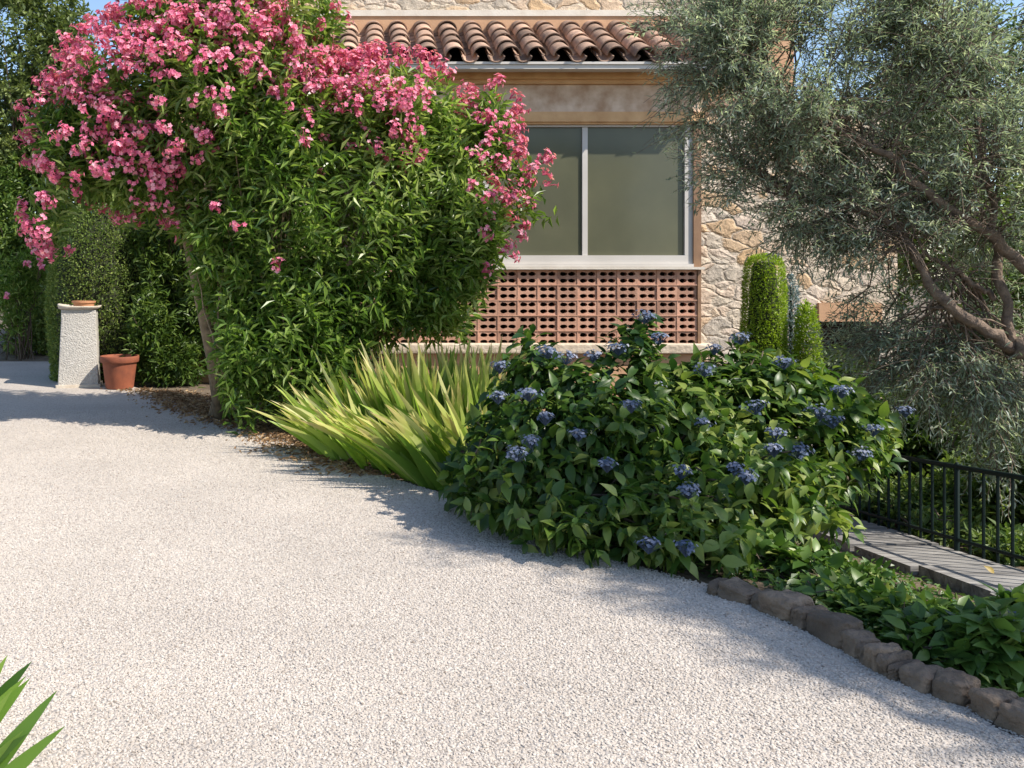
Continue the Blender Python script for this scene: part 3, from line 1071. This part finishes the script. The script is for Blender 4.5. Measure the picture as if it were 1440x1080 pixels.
for c_, (a_, b_) in zip(limb_curves[:4], ((0, 20), (2, 19), (3, 16), (0, 24))):      # the boughs run bare along their lower, outer side
    lx_, ly_ = proj(c_[a_:b_])
    for x_, y_, d_ in zip(lx_, ly_, c_[a_:b_, 1]):
        near = (qx - x_) ** 2 + (qy - y_) ** 2 < 26 ** 2
        keep &= ~(near & (lp[:, 1] < d_ + .05) & (rng.random(len(lp)) < .55))
keep &= ~((qx < 925) & (qy > 60) & (rng.random(len(lp)) < .7))
lp, ld, ln_, sid = lp[keep], ld[keep], ln_[keep], sid[keep]
tone = np.clip(rng.normal(.45, .25, len(lp)) + cl[sid], 0, 1)
MB().diamonds(lp, ld, ln_, rng.uniform(.045, .075, len(lp)), rng.uniform(.0095, .0145, len(lp)), .08, .1, tone).build('crown', M['olive'], olive, smooth=None)
print('olive leaves', len(lp))

# ------------------------------------------------------------------ hydrangeas
rng = np.random.default_rng(42)
HYD = [
    ('hydrangea', 'shade-toned dark green hydrangea with dusty blue flower heads spilling over the gravel edge beside the iris', [
        (770, 600, 5.0, 110, 105, .50), (735, 680, 4.7, 100, 85, .42), (860, 600, 4.9, 120, 95, .50), (890, 500, 5.1, 45, 50, .25, .9), (903, 462, 5.15, 26, 24, .12, .5), (745, 500, 5.2, 48, 40, .3, .8),
        (850, 715, 4.45, 150, 80, .42, 1.2), (665, 680, 5.0, 45, 60, .3, .8), (930, 640, 4.9, 70, 90, .4), (940, 560, 5.3, 60, 60, .35), (960, 690, 4.6, 60, 70, .35)], 1250, (820, 760)),
    ('hydrangea', 'sunlit hydrangea with blue flower heads and sun-toned yellow-green leaves in front of the clipped column', [
        (1080, 590, 5.2, 145, 95, .55), (1020, 690, 4.6, 130, 95, .48), (1160, 610, 5.3, 75, 80, .5), (1040, 520, 5.4, 60, 45, .3, .8), (950, 750, 4.25, 95, 65, .35), (1110, 700, 4.8, 100, 80, .42, .8), (1215, 590, 5.6, 50, 40, .3, .7), (1000, 540, 5.2, 55, 50, .35, .9), (965, 580, 5.0, 55, 60, .35, .9), (985, 560, 5.3, 60, 60, .35), (970, 640, 4.9, 70, 80, .4)],
     1500, (1040, 770))]
heads = [[(770, 497), (832, 503), (868, 492), (742, 556), (766, 590), (812, 612), (745, 622), (886, 572), (795, 505), (852, 655), (700, 560), (905, 448), (726, 640)],
         [(1040, 478), (1100, 512), (1002, 492), (988, 522), (1270, 580), (910, 768), (962, 772), (965, 692), (1088, 612), (1060, 575), (925, 605), (1180, 552), (1225, 606), (1150, 582),
          (1168, 594), (955, 665), (1046, 672), (1030, 660), (1086, 634), (922, 545), (1205, 640)]]


def front_depth(ells, px, py):
    c, r = ell_world(ells)
    o_ = np.array([0, 0, EYE])
    d_ = unit(np.array([(px - CX) / F, 1, -(py - CY) / F]))
    best = None
    for ci, ri in zip(c, r):
        a, b_ = d_ / ri, (o_ - ci) / ri
        A_, B_, C_ = a @ a, a @ b_, b_ @ b_ - 1
        D_ = B_ * B_ - A_ * C_
        if D_ > 0:
            t = (-B_ - math.sqrt(D_)) / A_
            if best is None or t < best:
                best = t
    if best is None:
        k = np.argmin([math.hypot((px - e[0]) / e[3], (py - e[1]) / e[4]) for e in ells])
        return P(px, py, ells[k][2])
    return o_ + d_ * best


for (nm, lb, ells, n, bpx), hs in zip(HYD, heads):
    b0 = G(*bpx)
    root = thing(nm, lb, 'hydrangea', (b0[0], b0[1] + .4, -.05), 'hydrangeas beside the drive')
    p, out = sample(ells, n, 4.2, front=.45)
    p = p[p[:, 2] > .06]
    out = out[:len(p)] if len(out) == len(p) else unit(p - ell_world(ells)[0].mean(0))
    ax = unit(out + UP * .55 + rng.normal(0, .3, p.shape))
    lp, ld, ln_, sid = shoots(p, ax, 9, .15, 1.15, .25, .25)
    ok = lp[:, 2] > .02
    lp, ld, ln_, sid = lp[ok], ld[ok], ln_[ok], sid[ok]
    mb = MB()
    tone = np.clip(rng.normal(.40 if hs is heads[0] else .60, .28, len(lp)) + (sn(p, 1.8, 8) * .14)[sid], 0, 1)  # left bush darker, right lighter: shade and sunlight painted into the leaf tone
    L_ = rng.uniform(.055, .115, len(lp))
    broad(mb, lp, ld, ln_, L_, L_ * rng.uniform(.38, .56, len(lp)), tone, 4, .42)
    mb.build('foliage', M['hydrangea'], root, smooth=True)
    st = MB()
    for k in range(70):
        e0 = p[rng.integers(len(p))]
        s0 = np.array([b0[0], b0[1] + .45, -.05]) + rng.normal(0, .12, 3) * (1.6, 1, 0)
        st.tube(curve(s0, e0, -.1, 6, .015), np.linspace(.011, .004, 6), 5, cap=False)
    st.build('stems', M['bark'], root)
    extra = [(705, 520), (930, 480)] if hs is heads[0] else [(1130, 640), (995, 600)]
    for hx, hy in hs + extra:
        c = front_depth(ells, hx, hy) + np.array([0, .05 if (hx, hy) in extra else -.02, .02])
        mb = MB()
        nf = rng.integers(34, 60)
        hsz = rng.uniform(.5, .98)
        q = unit(rng.normal(size=(nf, 3)) + (0, -.3, .5))
        q = c + q * np.array([.095, .085, .042]) * rng.uniform(.35, 1.05, (nf, 1)) * hsz
        fd = unit(q - c + (0, -.01, .05))
        r1 = unit(np.cross(fd, unit(rng.normal(size=(nf, 3)))))
        r2 = np.cross(fd, r1)
        tn = np.clip(rng.normal(.5, .25, nf), 0, 1)
        for k in range(4):
            a = k * math.pi / 2
            dd = unit(r1 * math.cos(a) + r2 * math.sin(a) + fd * .15)
            nn = unit(fd - dd * (fd * dd).sum(1, keepdims=True))
            mb.diamonds(q, dd, nn, .0125 * rng.uniform(.5, 1.2, nf), .011, .05, .05, tn)
        for k in range(nf):
            mb.tube([c - (0, 0, .05), q[k]], [.002, .001], 3, tone=.2, cap=False)
        mb.build('flower_head', M['floret'], root)

# ------------------------------------------------------------------ iris clumps
rng = np.random.default_rng(43)


def iris(name, label, spots, lean, n, L, W, mat, sun=.0, group=None, bend=(.12, .5), fan=4, seg=8, fy=.45):
    """fans of sword leaves rising from the given ground points and leaning one way"""
    c0 = np.mean(spots, 0)
    root = tag_root = None
    mb = MB()
    spots = np.asarray(spots)
    k = rng.integers(len(spots), size=n)
    b = spots[k] + rng.normal(0, .05, (n, 3)) * (1.4, 1, 0)
    b[:, 2] = -.02
    ln_ = np.asarray(lean)[k] if np.ndim(lean) == 2 else np.broadcast_to(lean, (n, 3))
    fd = unit(np.stack([rng.normal(0, 1, n), rng.normal(0, fy, n), np.zeros(n)], -1))
    for j in range(fan):
        off = (j - (fan - 1) / 2)
        d = unit(UP + ln_ + fd * off * .13 + rng.normal(0, .07, (n, 3)))
        bd = unit(np.stack([ln_[:, 0] + fd[:, 0] * off * .3, ln_[:, 1] + fd[:, 1] * off * .3, np.full(n, -.55)], -1) + rng.normal(0, .1, (n, 3)))
        side = unit(fd + rng.normal(0, .25, (n, 3)))
        Lj = rng.uniform(L[0], L[1], n) * (1 - .07 * abs(off))
        mb.ribbons(b + fd * off * .018, d, side, bd, rng.uniform(*bend, n), Lj, rng.uniform(W[0], W[1], n), seg, BLADE, .12, np.clip(rng.normal(.5, .3, n), 0, 1))
    o = mb.build(name, mat, None, org=(c0[0], c0[1], -.02), smooth=True)
    tag(o, label, 'iris', group)
    return o


gI = 'iris clumps along the drive'
sp, le = [], []
for px, py, lx, ly in ((630, 684, -.60, -.16), (655, 690, -.5, -.15), (600, 678, -.7, -.16), (565, 668, -.75, -.2), (660, 672, -.35, -.1), (625, 668, -.5, -.1), (685, 690, -.3, -.12)):
    sp.append(G(px, py - 4)); le.append((lx, ly, 0))
iris('iris_clump', 'front iris clump with long green leaves bowing left over the gravel', sp, np.array(le), 40, (.5, .82), (.044, .072), M['iris'], group=gI, bend=(.08, .3))
sp, le = [], []
for px, py, lx in ((505, 645, -.5), (485, 633, -.55), (535, 655, -.45), (525, 633, -.35), (478, 640, -.65), (500, 620, -.4)):
    sp.append(G(px, py)); le.append((lx, -.08, 0))
iris('iris_clump', 'loose iris clump nearest the oleander with pale leaf edges pointing left', sp, np.array(le), 32, (.5, .8), (.036, .058), M['iris'], group=gI, bend=(.08, .4))
sp, le = [], []
for px, py, lx in ((545, 628, -.25), (580, 632, -.18), (615, 636, -.1), (650, 640, .0), (685, 640, .06), (560, 612, -.2), (600, 614, -.1), (640, 614, .02), (680, 616, .05), (520, 612, -.3)):
    sp.append(G(px, py)); le.append((lx, -.03, 0))
iris('iris_clump', 'upright iris clump with straw-coloured tips in front of the pierced block wall', sp, np.array(le), 86, (.66, 1.05), (.038, .062), M['iris'], group=gI, bend=(.02, .18))
sp = [np.array([-1.14, 2.35, 0]), np.array([-1.22, 2.2, 0]), np.array([-1.12, 2.2, 0])]
iris('iris_clump', 'bright green iris leaves poking into the near gravel at the bottom corner', sp, np.array([(.45, .1, 0), (.6, .05, 0), (.75, 0, 0)]), 8, (.30, .44), (.04, .055), M['near_iris'], fan=3, fy=.12, bend=(.02, .15), group=gI)

# ------------------------------------------------------------------ clipped shrubs
rng = np.random.default_rng(44)


def clipped(name, label, c, prof, n, L, mat, jitter=.02, cat='topiary', parts=True, squash=1.0):
    """a clipped shrub: small leaves all over a turned profile, twiggy inside"""
    root = thing(name, label, cat, tuple(c))
    prof = np.asarray(prof, float)
    seglen = np.linalg.norm(np.diff(prof, axis=0), axis=1) * (prof[1:, 0] + prof[:-1, 0])
    k = rng.choice(len(seglen), n, p=seglen / seglen.sum())
    t = rng.random(n)
    r = prof[k, 0] * (1 - t) + prof[k + 1, 0] * t
    z = prof[k, 1] * (1 - t) + prof[k + 1, 1] * t
    dr = prof[k + 1] - prof[k]
    nr = unit(np.stack([dr[:, 1], -dr[:, 0]], -1))
    th = rng.uniform(0, 2 * math.pi, n)
    nrm = np.stack([np.cos(th) * nr[:, 0], np.sin(th) * nr[:, 0] * squash, nr[:, 1]], -1)
    pos = np.stack([np.cos(th) * r, np.sin(th) * r * squash, z], -1) + np.asarray(c)
    bumps = sn(pos, 4.0, 12) * jitter * .8
    pos = pos + nrm * (bumps - np.abs(rng.normal(0, jitter, n)))[:, None]
    d = unit(nrm * .5 + UP * .35 + rng.normal(0, .6, (n, 3)))
    tone = np.clip(rng.normal(.5, .25, n), 0, 1)
    mb = MB().diamonds(pos, d, normal_for(d), rng.uniform(.8, 1.25, n) * L, rng.uniform(.4, .6, n) * L, .1, .15, tone)
    mb.build('foliage', mat, root, smooth=None)
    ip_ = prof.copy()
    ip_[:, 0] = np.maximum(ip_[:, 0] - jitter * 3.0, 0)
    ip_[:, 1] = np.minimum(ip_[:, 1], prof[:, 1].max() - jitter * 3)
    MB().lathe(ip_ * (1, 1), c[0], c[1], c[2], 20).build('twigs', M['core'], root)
    return root


cD = 8.8
s = cD / F
cz = Z(560, cD)
clipped('clipped_column', 'tall bright green clipped column shrub tapering to a flat top before the stone wall', (X(1074, cD), cD, cz),
        [(.0, 0), (34 * s, 0), (32 * s, 60 * s), (29.5 * s, 110 * s), (26 * s, 165 * s), (23 * s, 188 * s), (20 * s, 195 * s), (13 * s, 199 * s), (0, 200 * s)], 16000, .028, M['box'], .022)
clipped('clipped_shrub', 'small clipped green shrub standing right of the tall clipped column', (X(1134, cD - .2), cD - .2, Z(560, cD - .2)),
        [(0, 0), (21 * s, 0), (22 * s, 50 * s), (19 * s, 85 * s), (13 * s, 112 * s), (7 * s, 126 * s), (0, 132 * s)], 6500, .033, M['box'], .045)
clipped('blue_conifer', 'slim blue-grey conifer showing between the two clipped shrubs', (X(1112, 9.0), 9.0, Z(560, 9.0)),
        [(0, 0), (11 * s, 0), (11 * s, 120 * s), (9 * s, 160 * s), (0, 178 * s)], 4200, .03, M['glaucous'], .02, cat='conifer')
hD = 11.9
s = hD / F
clipped('clipped_hedge', 'rounded dark clipped hedge shrub rising behind the concrete pedestal', (X(140, hD), hD, -.03),
        [(0, 0), (66 * s, 0), (68 * s, 90 * s), (66 * s, 160 * s), (58 * s, 205 * s), (42 * s, 235 * s), (20 * s, 250 * s), (0, 254 * s)], 26000, .045, M['bush'], .035, cat='hedge')


def leafy(name, label, cat, base, ells, n, L, W, mat, bias=3.0, nl=12, ln=.3, spread=.9, grav=.1, gap=None, front=.4, trunk=None, group=None, zmin=0.0, mask=None, tw=30, core='branch'):
    root = thing(name, label, cat, tuple(base), group)
    p, out = sample(ells, n, bias, gap, front)
    keep = p[:, 2] > base[2] + zmin
    if mask is not None:
        keep &= mask(*proj(p))
    p, out = p[keep], out[keep]
    ax = unit(out * .8 + UP * .5 + rng.normal(0, .4, p.shape))
    lp, ld, ln_, sid = shoots(p, ax, nl, ln, spread, grav)
    tone = np.clip(rng.normal(.45, .24, len(lp)) + (sn(p, 1.2, 31) * .14)[sid], 0, 1)
    MB().diamonds(lp, ld, ln_, rng.uniform(*L, len(lp)), rng.uniform(*W, len(lp)), .12, .16, tone).build('crown' if trunk else 'foliage', mat, root, smooth=None)
    st = MB()
    if trunk:
        top = np.asarray(trunk[0])
        st.tube(curve(np.asarray(base) - (0, 0, .1), top, 0, 8, .05), np.linspace(trunk[1], trunk[1] * .35, 8), 9)
        src = top
    else:
        src = np.asarray(base)
    for k in range(tw):
        e0 = p[rng.integers(len(p))]
        if trunk:
            f_ = rng.uniform(.45, 1)
            s0 = np.asarray(base) * (1 - f_) + top * f_
        else:
            s0 = src + rng.normal(0, .15, 3) * (1, 1, 0)
        st.tube(curve(s0, e0, -.08, 6, .04), np.linspace(.035 if trunk else .014, .006, 6), 5, cap=False)
    st.build('trunk' if trunk else 'stems', M['bark'], root)
    return root


# dark shrub in the oleander's shade
leafy('shade_shrub', 'dark shrub in deep shade between the clipped hedge and the bare oleander trunk', 'shrub', (X(240, 11.7), 11.8, -.03),
      [(240, 430, 11.7, 54, 100, .5), (235, 340, 11.8, 60, 65, .5), (250, 510, 11.3, 48, 45, .4), (285, 400, 11.6, 45, 110, .5), (215, 470, 11.2, 40, 70, .4)], 1700, (.09, .15), (.025, .04), M['hedge'], gap=None, front=.7, zmin=.05)
# trees at the far left
gT = 'trees beyond the far end of the drive'
leafy('broadleaf_tree', 'tall olive-green tree filling the upper left beyond the pink bush', 'tree', (X(40, 19), 19, -.03),
      [(30, 120, 19, 110, 150, 1.9), (95, 90, 18.6, 45, 75, 1.0), (0, 260, 18.8, 95, 110, 1.6), (-80, 150, 19, 110, 160, 1.9, .6), (75, 270, 18.7, 60, 90, 1.1), (60, 30, 19, 75, 70, 1.2), (20, 60, 19.5, 90, 90, 1.4)], 5600, (.11, .17), (.06, .09), M['tree'], nl=10, ln=.4, gap=(1.3, -.7, 41), front=.3, trunk=((X(40, 19), 19, 4.5), .16), group=gT)
leafy('broadleaf_tree', 'dark tree with its crown low behind the clipped hedge and oleander', 'tree', (X(190, 20), 20.5, -.03),
      [(200, 250, 20, 110, 170, 2.0), (290, 150, 20, 80, 120, 1.6), (130, 330, 19.5, 80, 110, 1.5)], 2200, (.12, .18), (.06, .09), M['tree'], nl=10, ln=.4, gap=(1.3, -.8, 42), front=.3, trunk=((X(190, 20), 20.5, 3.8), .16), group=gT)
leafy('garden_bush', 'light green bush at the far edge of the drive left of the pedestal', 'bush', (X(25, 15.6), 15.9, -.03),
      [(15, 420, 15.5, 55, 85, .9), (60, 440, 15.8, 38, 65, .7), (-40, 400, 15.6, 60, 100, .9, .6)], 1300, (.08, .13), (.045, .07), M['bush'], nl=10, ln=.3, gap=(1.6, -.8, 43), front=.4)
leafy('garden_bush', 'dark green bush rising behind the light green one at the drive end', 'bush', (X(60, 16.9), 17.0, -.03),
      [(45, 370, 16.8, 60, 90, .9), (100, 420, 16.8, 60, 80, .8), (-20, 340, 17, 70, 90, 1.0), (10, 290, 18, 80, 80, 1.0)], 2800, (.09, .14), (.045, .07), M['hedge'], nl=10, ln=.3, gap=(1.5, -.8, 44), front=.4)
# a small second oleander at the left edge
so = leafy('small_oleander', 'young oleander with a few pink flowers at the left edge of the drive', 'shrub', (X(20, 14.6), 14.9, -.03),
           [(15, 410, 14.6, 35, 60, .4), (45, 385, 14.7, 30, 45, .35)], 260, (.10, .16), (.022, .032), M['oleander'], nl=12, ln=.3, gap=None, front=.6, tw=14)
for hx, hy in ((10, 417), (38, 372), (56, 368), (48, 352), (62, 378)):
    mb = MB()
    flower_mesh(mb, P(hx, hy, 14.25), np.array([0, -.7, .6]), 9, .032, .075)
    mb.build('flower_cluster', M['petal'], so)

# background greenery to the right, below and beyond the railing
gB = 'greenery beyond the railing'
leafy('background_tree', 'dense dark tree behind the olive crown at the right', 'tree', (X(1420, 14), 14.5, -1.0),
      [(1400, 180, 14.2, 160, 190, 1.8), (1330, 330, 13.6, 120, 140, 1.5), (1520, 250, 14, 140, 220, 1.6, .6), (1290, 140, 14.6, 70, 90, 1.0), (1410, 390, 13, 130, 80, 1.1)], 4000, (.10, .16), (.05, .08), M['hedge'], nl=10, ln=.4, gap=(1.2, -.7, 51), front=.3, trunk=((X(1420, 14), 14.5, 3.0), .18), group=gT)
leafy('background_shrub', 'shadowed green shrub under the olive boughs behind the railing end', 'shrub', (X(1250, 8.6), 8.7, -.95),
      [(1240, 600, 8.6, 75, 80, .6), (1180, 540, 9.0, 50, 60, .5), (1310, 610, 8.3, 75, 75, .6)], 1200, (.07, .12), (.035, .055), M['hedge'], nl=10, ln=.25, front=.5, group=gB)
leafy('background_shrub', 'leafy green shrub seen through the railing bars at the right', 'shrub', (X(1390, 7.4), 7.4, -.9),
      [(1390, 700, 6.8, 85, 70, .45), (1300, 720, 7.0, 80, 55, .45), (1460, 680, 6.6, 60, 90, .4), (1420, 620, 7.4, 70, 60, .5)], 1500, (.06, .11), (.035, .055), M['bush'], nl=9, ln=.2, front=.5, group=gB)
leafy('background_shrub', 'low bright shrub at the foot of the railing near the slab path', 'shrub', (X(1250, 6.9), 7.0, -.75),
      [(1245, 715, 7.0, 60, 35, .35), (1330, 745, 6.3, 60, 30, .3), (1420, 770, 5.7, 50, 32, .3)], 620, (.05, .09), (.03, .045), M['bush'], nl=9, ln=.15, front=.6, group=gB, zmin=.1)

# ------------------------------------------------------------------ railing
rng = np.random.default_rng(45)
r0, r1_ = np.array([4.06, 3.6]), np.array([3.96, 7.4])
rail = thing('railing', 'low dark green iron railing with upright bars along the slab path', 'railing', (4.0, 5.5, -.4))


def rz(y, h):
    return -.36 - .1 * (y - 5.2) + h


ya, yb2 = 3.4, 8.0
xat = lambda y: 4.06 - .02 * (y - 3.6)
for nm, h, r_ in (('top_rail', .545, .017), ('bottom_rail', .06, .013)):
    t = np.linspace(ya, yb2, 14)
    MB().tube(np.stack([xat(t), t, rz(t, h)], -1), r_, 8).build(nm, M['iron'], rail, smooth=True)
y_ = ya + .06
bar0 = None
k = 0
while y_ < yb2:
    post = k % 14 == 5
    z_ = rz(y_, 0)
    if bar0 is None:
        bm_ = MB().tube([(xat(y_), y_, z_ - .03), (xat(y_), y_, z_ + .54)], .0095, 6)
        bar0 = bm_.build('baluster', M['iron'], rail)
        bo0 = np.array([xat(y_), y_, z_])
    elif post:
        MB().tube([(xat(y_), y_, z_ - .12), (xat(y_), y_, z_ + .56), (xat(y_), y_, z_ + .575)], [.017, .017, .008], 8).build('post', M['iron'], rail)
    else:
        c = bar0.copy()
        col.objects.link(c)
        c.parent = rail
        c.location = np.array([xat(y_), y_, z_]) - bo0
    y_ += .118
    k += 1

# ------------------------------------------------------------------ kerb stones
rng = np.random.default_rng(46)
ks = [(992, 1010, 'half-hidden kerb stone tucked under the hydrangea leaves'), (1010, 1054, 'long flat kerb stone second from the hydrangea end'), (1055, 1076, 'narrow kerb stone upright between two long ones'),
      (1075, 1113, 'pale kerb stone in the upper part of the row'), (1114, 1129, 'slim kerb stone wedged before the biggest block'), (1130, 1182, 'biggest dark kerb block in the middle of the row'),
      (1180, 1203, 'rounded kerb stone just below the biggest block'), (1204, 1216, 'small round kerb stone leaning on its neighbour'), (1216, 1233, 'small upright tan kerb stone'), (1234, 1249, 'small low kerb stone just below the upright tan one'),
      (1250, 1262, 'smallest kerb stone in a gap by the trailing leaves'), (1263, 1304, 'oblong kerb stone with a flat top below the trailing leaves'), (1305, 1355, 'long wedge-shaped kerb stone sloping to the right'),
      (1360, 1400, 'squarish brown kerb stone near the bottom of the row'), (1401, 1455, 'long rounded kerb stone at the near end of the row')]
kx = np.array([990, 1054, 1113, 1182, 1233, 1304, 1357, 1440, 1470])
ky = np.array([832, 852, 876, 915, 946, 976, 997, 1036, 1052])
hts = [.045, .056, .056, .08, .068, .092, .075, .058, .082, .062, .045, .062, .066, .07, .07]
for n_, ((a, b, lb), h) in enumerate(zip(ks, hts)):
    A_, B_ = G(a, np.interp(a, kx, ky)), G(b, np.interp(b, kx, ky))
    c = (A_ + B_) / 2
    dv = B_ - A_
    ang = math.atan2(dv[1], dv[0])
    hl = np.linalg.norm(dv[:2]) / 2
    off = np.array([-math.sin(ang), math.cos(ang), 0]) * .06
    m = MB().blob(np.array([c[0], c[1], h * .36]) + off, (hl * 1.03, .065 + rng.uniform(-.008, .012), h * .66), ang, e=rng.uniform(3.5, 7.5), n=26, rough=.10, seed=100 + n_ * 3, tilt=rng.normal(0, .08), tone=(.35, .6, .45, 1.15, .5, .2, .65, .45, 1.2, .55, .4, .75, .5, .6, .7)[n_])
    o = m.build('kerb_stone', M['kerb'], None, org=(c[0], c[1], 0), smooth=True, weld=True)
    tag(o, lb, 'kerb stone', 'rough kerb stones edging the flower bed')

# ------------------------------------------------------------------ plants of the low bed
rng = np.random.default_rng(47)
gP = 'leafy plants in the low bed'
bed = [(1030, 800, 4.3, 62, 30, 'broad-leaved plant under the lit hydrangea at the top of the bed', .10),
       (1110, 805, 4.1, 62, 42, 'leafy bed plant behind the pale kerb stone', .10),
       (1185, 842, 3.7, 62, 30, 'pale-tipped bed plant behind the biggest kerb block', .085),
       (1250, 865, 3.5, 62, 34, 'bushy bed plant in the middle of the kerbed bed', .085),
       (1330, 872, 3.5, 60, 32, 'bed plant whose leaves overlap the slab path', .085),
       (1310, 905, 3.2, 58, 42, 'plant trailing leaves over the small kerb stones', .085),
       (1395, 915, 3.1, 62, 60, 'large-leaved plant at the near right of the bed', .105),
       (1440, 880, 3.25, 45, 52, 'dark leafy plant at the right edge with a blue flower', .10),
       (1225, 815, 4.3, 60, 18, 'low creeping plant along the near edge of the slab path', .06),
       (1150, 785, 4.7, 45, 24, 'small plant at the upper end of the slab path', .07)]
for bx, by, d, rx, ry, lb, ll in bed:
    b0 = P(bx, by + ry * .6, d)
    gz = float(terrain_z(b0[0], d)) if b0[0] > 2.0 else -.02
    root = thing('bed_plant', lb, 'plant', (b0[0], d, gz), gP)
    e_ = [(bx, by, d, rx, ry, rx * d / F * .8)]
    p, out = sample(e_, 80, 5.0)
    p = p[p[:, 2] > gz]
    out = unit(p - ell_world(e_)[0][0])
    ax = unit(out + UP * .6 + rng.normal(0, .35, p.shape))
    lp, ld, ln_, sid = shoots(p, ax, 8, .11, 1.1, .15, .25)
    L_ = rng.uniform(.6, 1.15, len(lp)) * ll
    mb = MB()
    broad(mb, lp, ld, ln_, L_, L_ * rng.uniform(.42, .56, len(lp)), np.clip(rng.normal(.5, .25, len(lp)), 0, 1), 4, .3)
    mb.build('foliage', M['ground_leaf'], root, smooth=True)
    st = MB()
    for k in range(26):
        e0 = p[rng.integers(len(p))]
        s0 = np.array([b0[0], d, gz - .02]) + rng.normal(0, .05, 3) * (1, 1, 0)
        st.tube(curve(s0, e0, -.04, 5, .01), np.linspace(.005, .002, 5), 4, cap=False)
    st.build('stems', M['bark'], root)
    if 'blue flower' in lb:
        mb = MB()
        c = P(1424, 885, 3.05)
        q = c + rng.normal(0, .022, (30, 3))
        dd = unit(rng.normal(size=(30, 3)) + (0, -.4, .4))
        mb.diamonds(q, dd, normal_for(dd), .016, .014)
        mb.build('flower_head', M['floret'], root)
# creeping cover between the plants
n = 6500
cy_ = rng.uniform(2.4, 5.6, n)
x0_ = edge_x(cy_) + .2
cx2 = x0_ + rng.random(n) * (3.28 - x0_)
cp = np.stack([cx2, cy_, terrain_z(cx2, cy_) + rng.uniform(.0, .07, n)], -1)
dd = unit(rng.normal(size=(n, 3)) * (1, 1, .4) + (0, 0, .35))
o = MB().diamonds(cp, dd, normal_for(dd), rng.uniform(.025, .06, n), rng.uniform(.015, .03, n)).build('ground_cover', M['ground_leaf'])
o['kind'] = 'stuff'
tag(o, 'low creeping green cover between the plants of the kerbed bed', 'ground cover')
# dry leaves under the oleander and along the gravel edge
n = 5200
ly = rng.uniform(6.0, 10.6, n)
lx = edge_x(ly) + rng.normal(.12, .22, n)
lz = np.where(lx < edge_x(ly), .008, -.012) + rng.uniform(0, .015, n)
dd = unit(rng.normal(size=(n, 3)) * (1, 1, .25))
o = MB().diamonds(np.stack([lx, ly, lz], -1), dd, normal_for(dd, .3), rng.uniform(.03, .085, n), rng.uniform(.012, .022, n), .25, .3).build('leaf_litter', M['litter'])
o['kind'] = 'stuff'
tag(o, 'dry fallen leaves along the edge of the gravel below the oleander', 'leaf litter')

# a yellow leaf dropped on the path
lf = P(1398, 806, 4.75)
o = MB()
broad(o, np.array([lf]), unit(np.array([[-.5, .1, .55]])), unit(np.array([[.3, -.9, .3]])), .055, .032, np.array([.5]))
o = o.build('yellow_leaf', leaf_mat('yellow_leaf', [(0, (.30, .20, .04)), (1, (.40, .29, .06))], .3, .5), None, org=lf)
tag(o, 'curled yellow leaf lying on the slab path by the railing', 'leaf')

# ------------------------------------------------------------------ light, sky, camera
sun_dir = unit(np.array([.605, -.325, .725]))
elev = math.asin(sun_dir[2])
azim = math.atan2(sun_dir[0], sun_dir[1])              # clockwise from +Y
L_ = bpy.data.lights.new('sun', 'SUN')
L_.energy = 4.9
L_.angle = math.radians(.53)
L_.color = (1.0, .93, .83)
so_ = bpy.data.objects.new('sun', L_)
col.objects.link(so_)
from mathutils import Vector
so_.rotation_euler = Vector(-sun_dir).to_track_quat('-Z', 'Y').to_euler()
so_.location = tuple(sun_dir * 40)
w = bpy.data.worlds.new('World')
scn.world = w
w.use_nodes = True
nt = w.node_tree
bg = nt.nodes['Background']
sk = nt.nodes.new('ShaderNodeTexSky')
sk.sky_type = 'NISHITA'
sk.sun_disc = False
sk.sun_elevation = elev
sk.sun_rotation = azim
sk.air_density = 1.0
sk.dust_density = 0.6
sk.ozone_density = 1.5
nt.links.new(sk.outputs[0], bg.inputs[0])
bg.inputs[1].default_value = .15

cam = bpy.data.cameras.new('camera')
co = bpy.data.objects.new('camera', cam)
col.objects.link(co)
co.location = (0, 0, EYE)
co.rotation_euler = (math.pi / 2, 0, 0)
cam.sensor_fit = 'HORIZONTAL'
cam.sensor_width = 36
cam.lens = F / 1440 * 36
cam.shift_x = (720 - CX) / 1440
cam.shift_y = (CY - 540) / 1440
cam.clip_end = 3000
cam.clip_start = .05
scn.camera = co
vs = scn.view_settings
vs.view_transform = 'Standard'
vs.look = 'None'
vs.exposure = 0.6
vs.gamma = 1
scn.cycles.max_bounces = 8
scn.cycles.transparent_max_bounces = 8
